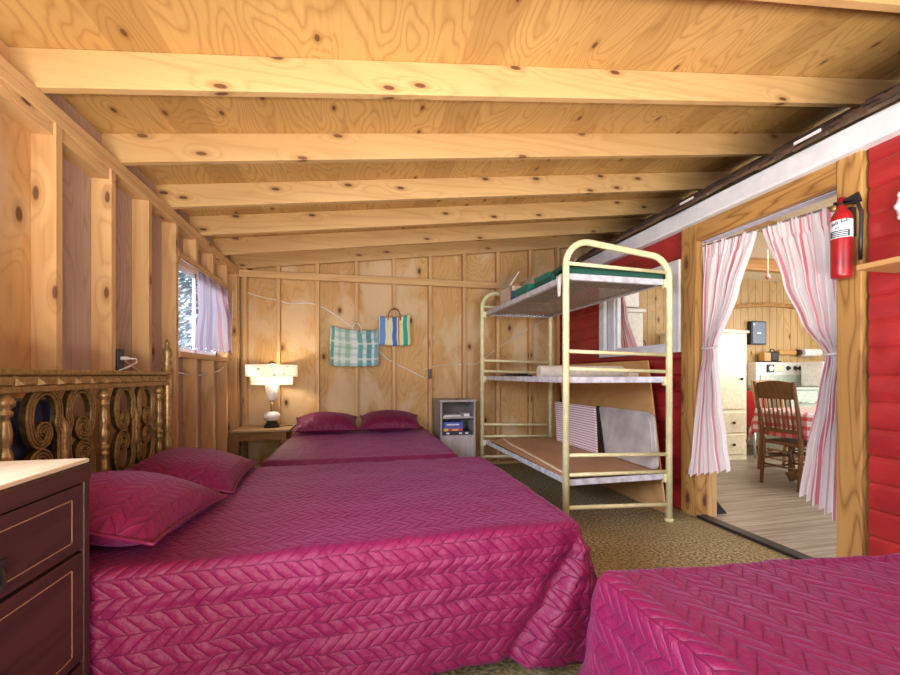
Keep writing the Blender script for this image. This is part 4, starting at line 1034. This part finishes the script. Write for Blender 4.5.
MB().box(5.710, 5.830, 4.85, 4.94, 1.30, 1.425).build('side_door', 'tan', tt, bevel=.006)
MB().box(5.700, 5.990, 4.83, 4.96, 1.286, 1.302).build('base', 'dark', tt, bevel=.004)
MB().tube([(5.860, 4.895, 1.44), (5.870, 4.895, 1.475), (5.930, 4.895, 1.475), (5.940, 4.895, 1.44)], .008, 6).build('handle', 'black', tt, smooth=True)
bb = thing('bread_bin', 'white enamel bread bin with black knob on the stove top', 'bread bin', (6.340, 4.5, .936))
MB().box(6.160, 6.530, 4.40, 4.70, .936, 1.27).build('body', 'white', bb, bevel=.025)
MB().box(6.155, 6.535, 4.395, 4.705, 1.22, 1.285).build('lid', 'white', bb, bevel=.02)
MB().lathe([(.01, 0), (.02, -.012), (.016, -.024)], (6.440, 4.40, 1.15), 12, 'Y').build('knob', 'black', bb, smooth=True)
th_ = thing('paper_towel_holder', 'wooden wall holder with white paper towel roll above the stove', 'paper towel holder', (6.3, 4.95, 1.4))
MB().box(6.08, 6.46, 4.93, 4.998, 1.40, 1.47).build('backboard', 'tan', th_, bevel=.02)
MB().lathe([(.045, 0), (.045, .05)], (6.40, 4.93, 1.435), 14, 'X').build('end_cap', 'walnut', th_)
MB().lathe([(.06, 0), (.06, .32)], (6.46, 4.91, 1.435), 20, 'X').build('towel_roll', 'paper', th_)
pc = thing('pull_cord', 'kitchen light pull cord with a pink knob hanging from the ceiling', 'cord', (4.2, 3.53, 2.5))
MB().tube([(4.2, 3.53, 2.5), (4.2, 3.53, 2.16)], .003, 6).build('string', 'cablewhite', pc)
MB().lathe([(.004, .05), (.014, .03), (.024, 0), (.014, -.015), (.002, -.018)], (4.2, 3.53, 2.12), 14).build('knob', 'pinkbulb', pc, smooth=True)
# table with gingham cloth
TX0, TX1, TY0, TY1 = 4.11, 5.15, 2.70, 3.58
kt = thing('kitchen_table', 'kitchen pedestal table under the red gingham cloth', 'table', (4.63, 3.14, 0))
MB().box(TX0, TX1, TY0, TY1, .715, .742).build('tabletop', 'oak', kt, bevel=.005)
MB().lathe([(.09, .08), (.10, .16), (.05, .22), (.07, .4), (.09, .52), (.06, .62), (.14, .714)], (4.63, 3.14, 0), 18).build('pedestal', 'oak', kt, smooth=True)
for a in (45, 135, 225, 315):
    q = math.radians(a)
    MB().tube([(4.63 + .06 * math.cos(q), 3.14 + .06 * math.sin(q), .14), (4.63 + .28 * math.cos(q), 3.14 + .28 * math.sin(q), .11), (4.63 + .42 * math.cos(q), 3.14 + .42 * math.sin(q), .045)], [.05, .045, .05], 10).build('foot', 'oak', kt, smooth=True)
m = MB(); m.uv = {}; n1, n2, dp = 60, 54, .26
def clothpt(u, v):
    a = TX0 - dp + (TX1 - TX0 + 2 * dp) * u; b = TY0 - dp + (TY1 - TY0 + 2 * dp) * v
    du = a - min(max(a, TX0), TX1); dv = b - min(max(b, TY0), TY1); o_ = max(abs(du), abs(dv))
    if o_ < 1e-6: return (a, b, .7465)
    L = math.hypot(du, dv); dx, dy = du / L, dv / L; cor = min(abs(du), abs(dv)) / o_
    out = .012 + o_ * (.10 + .22 * cor) + .02 * math.sin((a + b) * 16) * o_ / dp
    ext = o_ * (1 + .5 * cor)
    return (min(max(a, TX0), TX1) + dx * out, min(max(b, TY0), TY1) + dy * out, .746 - ext * .97)
o = m.grid(n1, n2, clothpt, lambda u, v: ((TX1 - TX0 + 2 * dp) * u / .088, (TY1 - TY0 + 2 * dp) * v / .088)).build('tablecloth', 'gingham', None, off=(4.63, 3.14, .745), smooth=True, fix=False, solid=.004)
tag(o, 'red and white gingham tablecloth draped over the kitchen table', 'tablecloth')
# pressed-back chairs: built facing +X, rear posts at x = 0
def chair(label, loc, rz, wd, mat):
    t = thing('kitchen_chair', label, 'chair', (0, 0, 0), 'oak kitchen chairs', local=True)
    h = .18
    pt = lambda y, z: (-.10 * max(0, (z - .42)) / .62, y, z)
    for s in (-1, 1):
        MB().tube([(-.03, s * h, 0), (0, s * h, .42), (-.05, s * (h + .005), .75), (-.11, s * (h + .01), 1.035)], [.016, .022, .019, .015], 10).build('rear_post', wd, t, smooth=True)
        MB().tube([(.38, s * (h + .02), 0), (.37, s * (h + .01), .2), (.36, s * h, .42)], [.014, .021, .02], 10).build('front_leg', wd, t, smooth=True)
        MB().tube([(-.01, s * h, .16), (.375, s * (h + .01), .16)], .010, 8).build('stretcher', wd, t, smooth=True)
        MB().tube([(-.01, s * h, .26), (.375, s * (h + .01), .26)], .010, 8).build('stretcher', wd, t, smooth=True)
    for x, z in ((-.012, .2), (.375, .18), (.372, .29)): MB().tube([(x, -h, z), (x, h, z)], .011, 8).build('stretcher', wd, t, smooth=True)
    sp = [(.40, -.20), (.43, -.1), (.435, 0), (.43, .1), (.40, .20), (.2, .21), (-.015, .17), (-.015, -.17), (.2, -.21)]
    MB().prism(sp, lambda p: (p[0], p[1], .412), lambda p: (p[0], p[1], .445)).build('seat', mat, t, bevel=.008)
    pr_ = [(y / 10 * (h + .006), 1.02 + .025 * math.cos(y / 10 * PI / 2) ** 1) for y in range(-10, 11)]
    MB().prism([(-(h + .004), .865)] + [(h + .004, .865)] + pr_[::-1], lambda p: (-.10 * (p[1] - .42) / .62 - .006, p[0], p[1]), lambda p: (-.10 * (p[1] - .42) / .62 + .014, p[0], p[1])).build('crest_rail', wd, t, bevel=.004)
    MB().box(-.034, -.012, -h, h, .535, .575).build('lower_rail', wd, t, bevel=.004)
    for i in range(7):
        y = -.128 + .256 * i / 6
        MB().tube([(-.024, y, .565), (-.042, y, .68), (-.05, y, .74), (-.072, y, .87)], [.007, .010, .008, .007], 8).build('spindle', wd, t, smooth=True)
    t.location = loc; t.rotation_euler.z = rz
    return t
chair('dark oak spindle-back chair with its back to the bedroom doorway', (4.07, 3.28, 0), math.radians(2), 'oak', 'oak')
chair('lighter oak spindle-back chair on the stove side of the kitchen table', (4.76, 3.93, 0), math.radians(-90), 'oak_light', 'oak_light')
rd = thing('red_stool', 'red vinyl stool between the cream cabinet and the stove', 'stool', (5.22, 4.62, 0))
MB().lathe([(.12, .40), (.155, .42), (.16, .80), (.15, .87), (.10, .885)], (5.20, 4.56, 0), 20).build('cushion', 'redcloth', rd, smooth=True)
for a in (45, 135, 225, 315):
    q = math.radians(a); MB().tube([(5.20 + .10 * math.cos(q), 4.56 + .10 * math.sin(q), .41), (5.20 + .14 * math.cos(q), 4.56 + .14 * math.sin(q), 0)], .012, 8).build('leg', 'steel', rd, smooth=True)
# seen through the inner window
wcab = thing('white_cupboard', 'white cupboard with moulded top seen through the inner window', 'cupboard', (3.2, 4.7, 0))
MB().box(2.86, 3.385, 4.42, 4.985, 0, 1.855).build('body', 'white', wcab, bevel=.006)
MB().box(2.84, 3.41, 4.39, 4.99, 1.855, 1.905).build('cornice', 'white', wcab, bevel=.012)
MB().box(2.88, 3.365, 4.405, 4.424, .1, 1.83).build('door', 'white', wcab, bevel=.005)
MB().lathe([(.008, 0), (.018, -.012), (.016, -.024)], (2.95, 4.405, 1.1), 12, 'Y').build('knob', 'dark', wcab, smooth=True)
wb_ = thing('white_appliance', 'white boxy appliance on top of the white cupboard', 'appliance', (3.2, 4.65, 1.906))
MB().box(3.10, 3.40, 4.50, 4.9, 1.93, 2.14).build('housing', 'white', wb_, bevel=.015)
MB().box(3.115, 3.385, 4.495, 4.52, 1.906, 1.935).build('base', 'black', wb_)
o = MB().box(2.97, 3.06, 4.46, 4.6, 1.906, 2.02).build('small_radio', 'white', None, off=(3.0, 4.53, 1.906), bevel=.006); tag(o, 'small white box with a black dial beside the appliance on the cupboard', 'radio')
MB().lathe([(.02, 0), (.02, -.006)], (3.02, 4.46, 1.975), 14, 'Y').build('dial', 'black', o, off=tuple(o.location))
sh_ = thing('side_cupboard', 'low pine cupboard beside the white cupboard behind inner window', 'cupboard', (3.7, 4.75, 0))
MB().box(3.44, 4.02, 4.52, 4.985, 0, 1.25).build('body', 'pine', sh_, bevel=.006)
MB().box(3.42, 4.04, 4.50, 4.99, 1.25, 1.28).build('top', 'pine', sh_, bevel=.006)
kt2 = thing('kettle', 'black kettle on the low pine cupboard', 'kettle', (3.52, 4.65, 1.281))
MB().lathe([(.06, 0), (.085, .02), (.09, .08), (.075, .14), (.045, .18), (.02, .19), (.012, .215)], (3.53, 4.65, 1.281), 20).build('pot', 'black', kt2, smooth=True)
MB().tube([(3.46, 4.65, 1.44), (3.47, 4.65, 1.53), (3.53, 4.65, 1.55), (3.59, 4.65, 1.53), (3.60, 4.65, 1.44)], .008, 8).build('handle', 'black', kt2, smooth=True)
MB().tube([(3.60, 4.65, 1.35), (3.66, 4.65, 1.42), (3.68, 4.65, 1.46)], [.02, .013, .010], 8).build('spout', 'black', kt2, smooth=True)
o = MB().prism([(0, 0), (.11, 0), (0, .12)], lambda p: (2.75 + p[0], 2.74, .001 + p[1]), lambda p: (2.75 + p[0], 2.79, .001 + p[1])).build('door_wedge', 'black', None, off=(2.8, 2.76, .001)); tag(o, 'black wedge on the kitchen floor beside the door jamb', 'wedge')

# ------------------------------------------------------------------ trees outside the small window
def tree(label, x, y, h, seed):
    rs = random.Random(seed); t = thing('conifer', label, 'tree', (x, y, -.25), 'trees outside the window')
    MB().tube([(x, y, -.25), (x, y, h * .9)], [.1, .02], 8).build('trunk', 'bark', t)
    m = MB()
    for i in range(1500):
        z = rs.uniform(.1, 1.) ; r_ = (1 - z) * h * .28 * rs.uniform(.3, 1) + .05; a = rs.uniform(0, 2 * PI)
        c = Vector((x + r_ * math.cos(a), y + r_ * math.sin(a), -.25 + h * z)); d = Vector((math.cos(a), math.sin(a), -.45)) * rs.uniform(.12, .3); s = Vector((-math.sin(a), math.cos(a), 0)) * rs.uniform(.03, .07)
        m.add([c - s, c + s, c + d], [(0, 1, 2)])
    m.build('foliage', 'leaf', t, fix=False)
TL = 'pale blue-green conifer outside the small stud wall window'
for i, (x, y, h) in enumerate(((-3.1, 9.0, 4.2), (-4.9, 12.0, 4.6), (-5.6, 8.6, 4.2))): tree(TL, x, y, h, i)

for o in COL.objects:
    if '_o' in o.keys(): del o['_o']
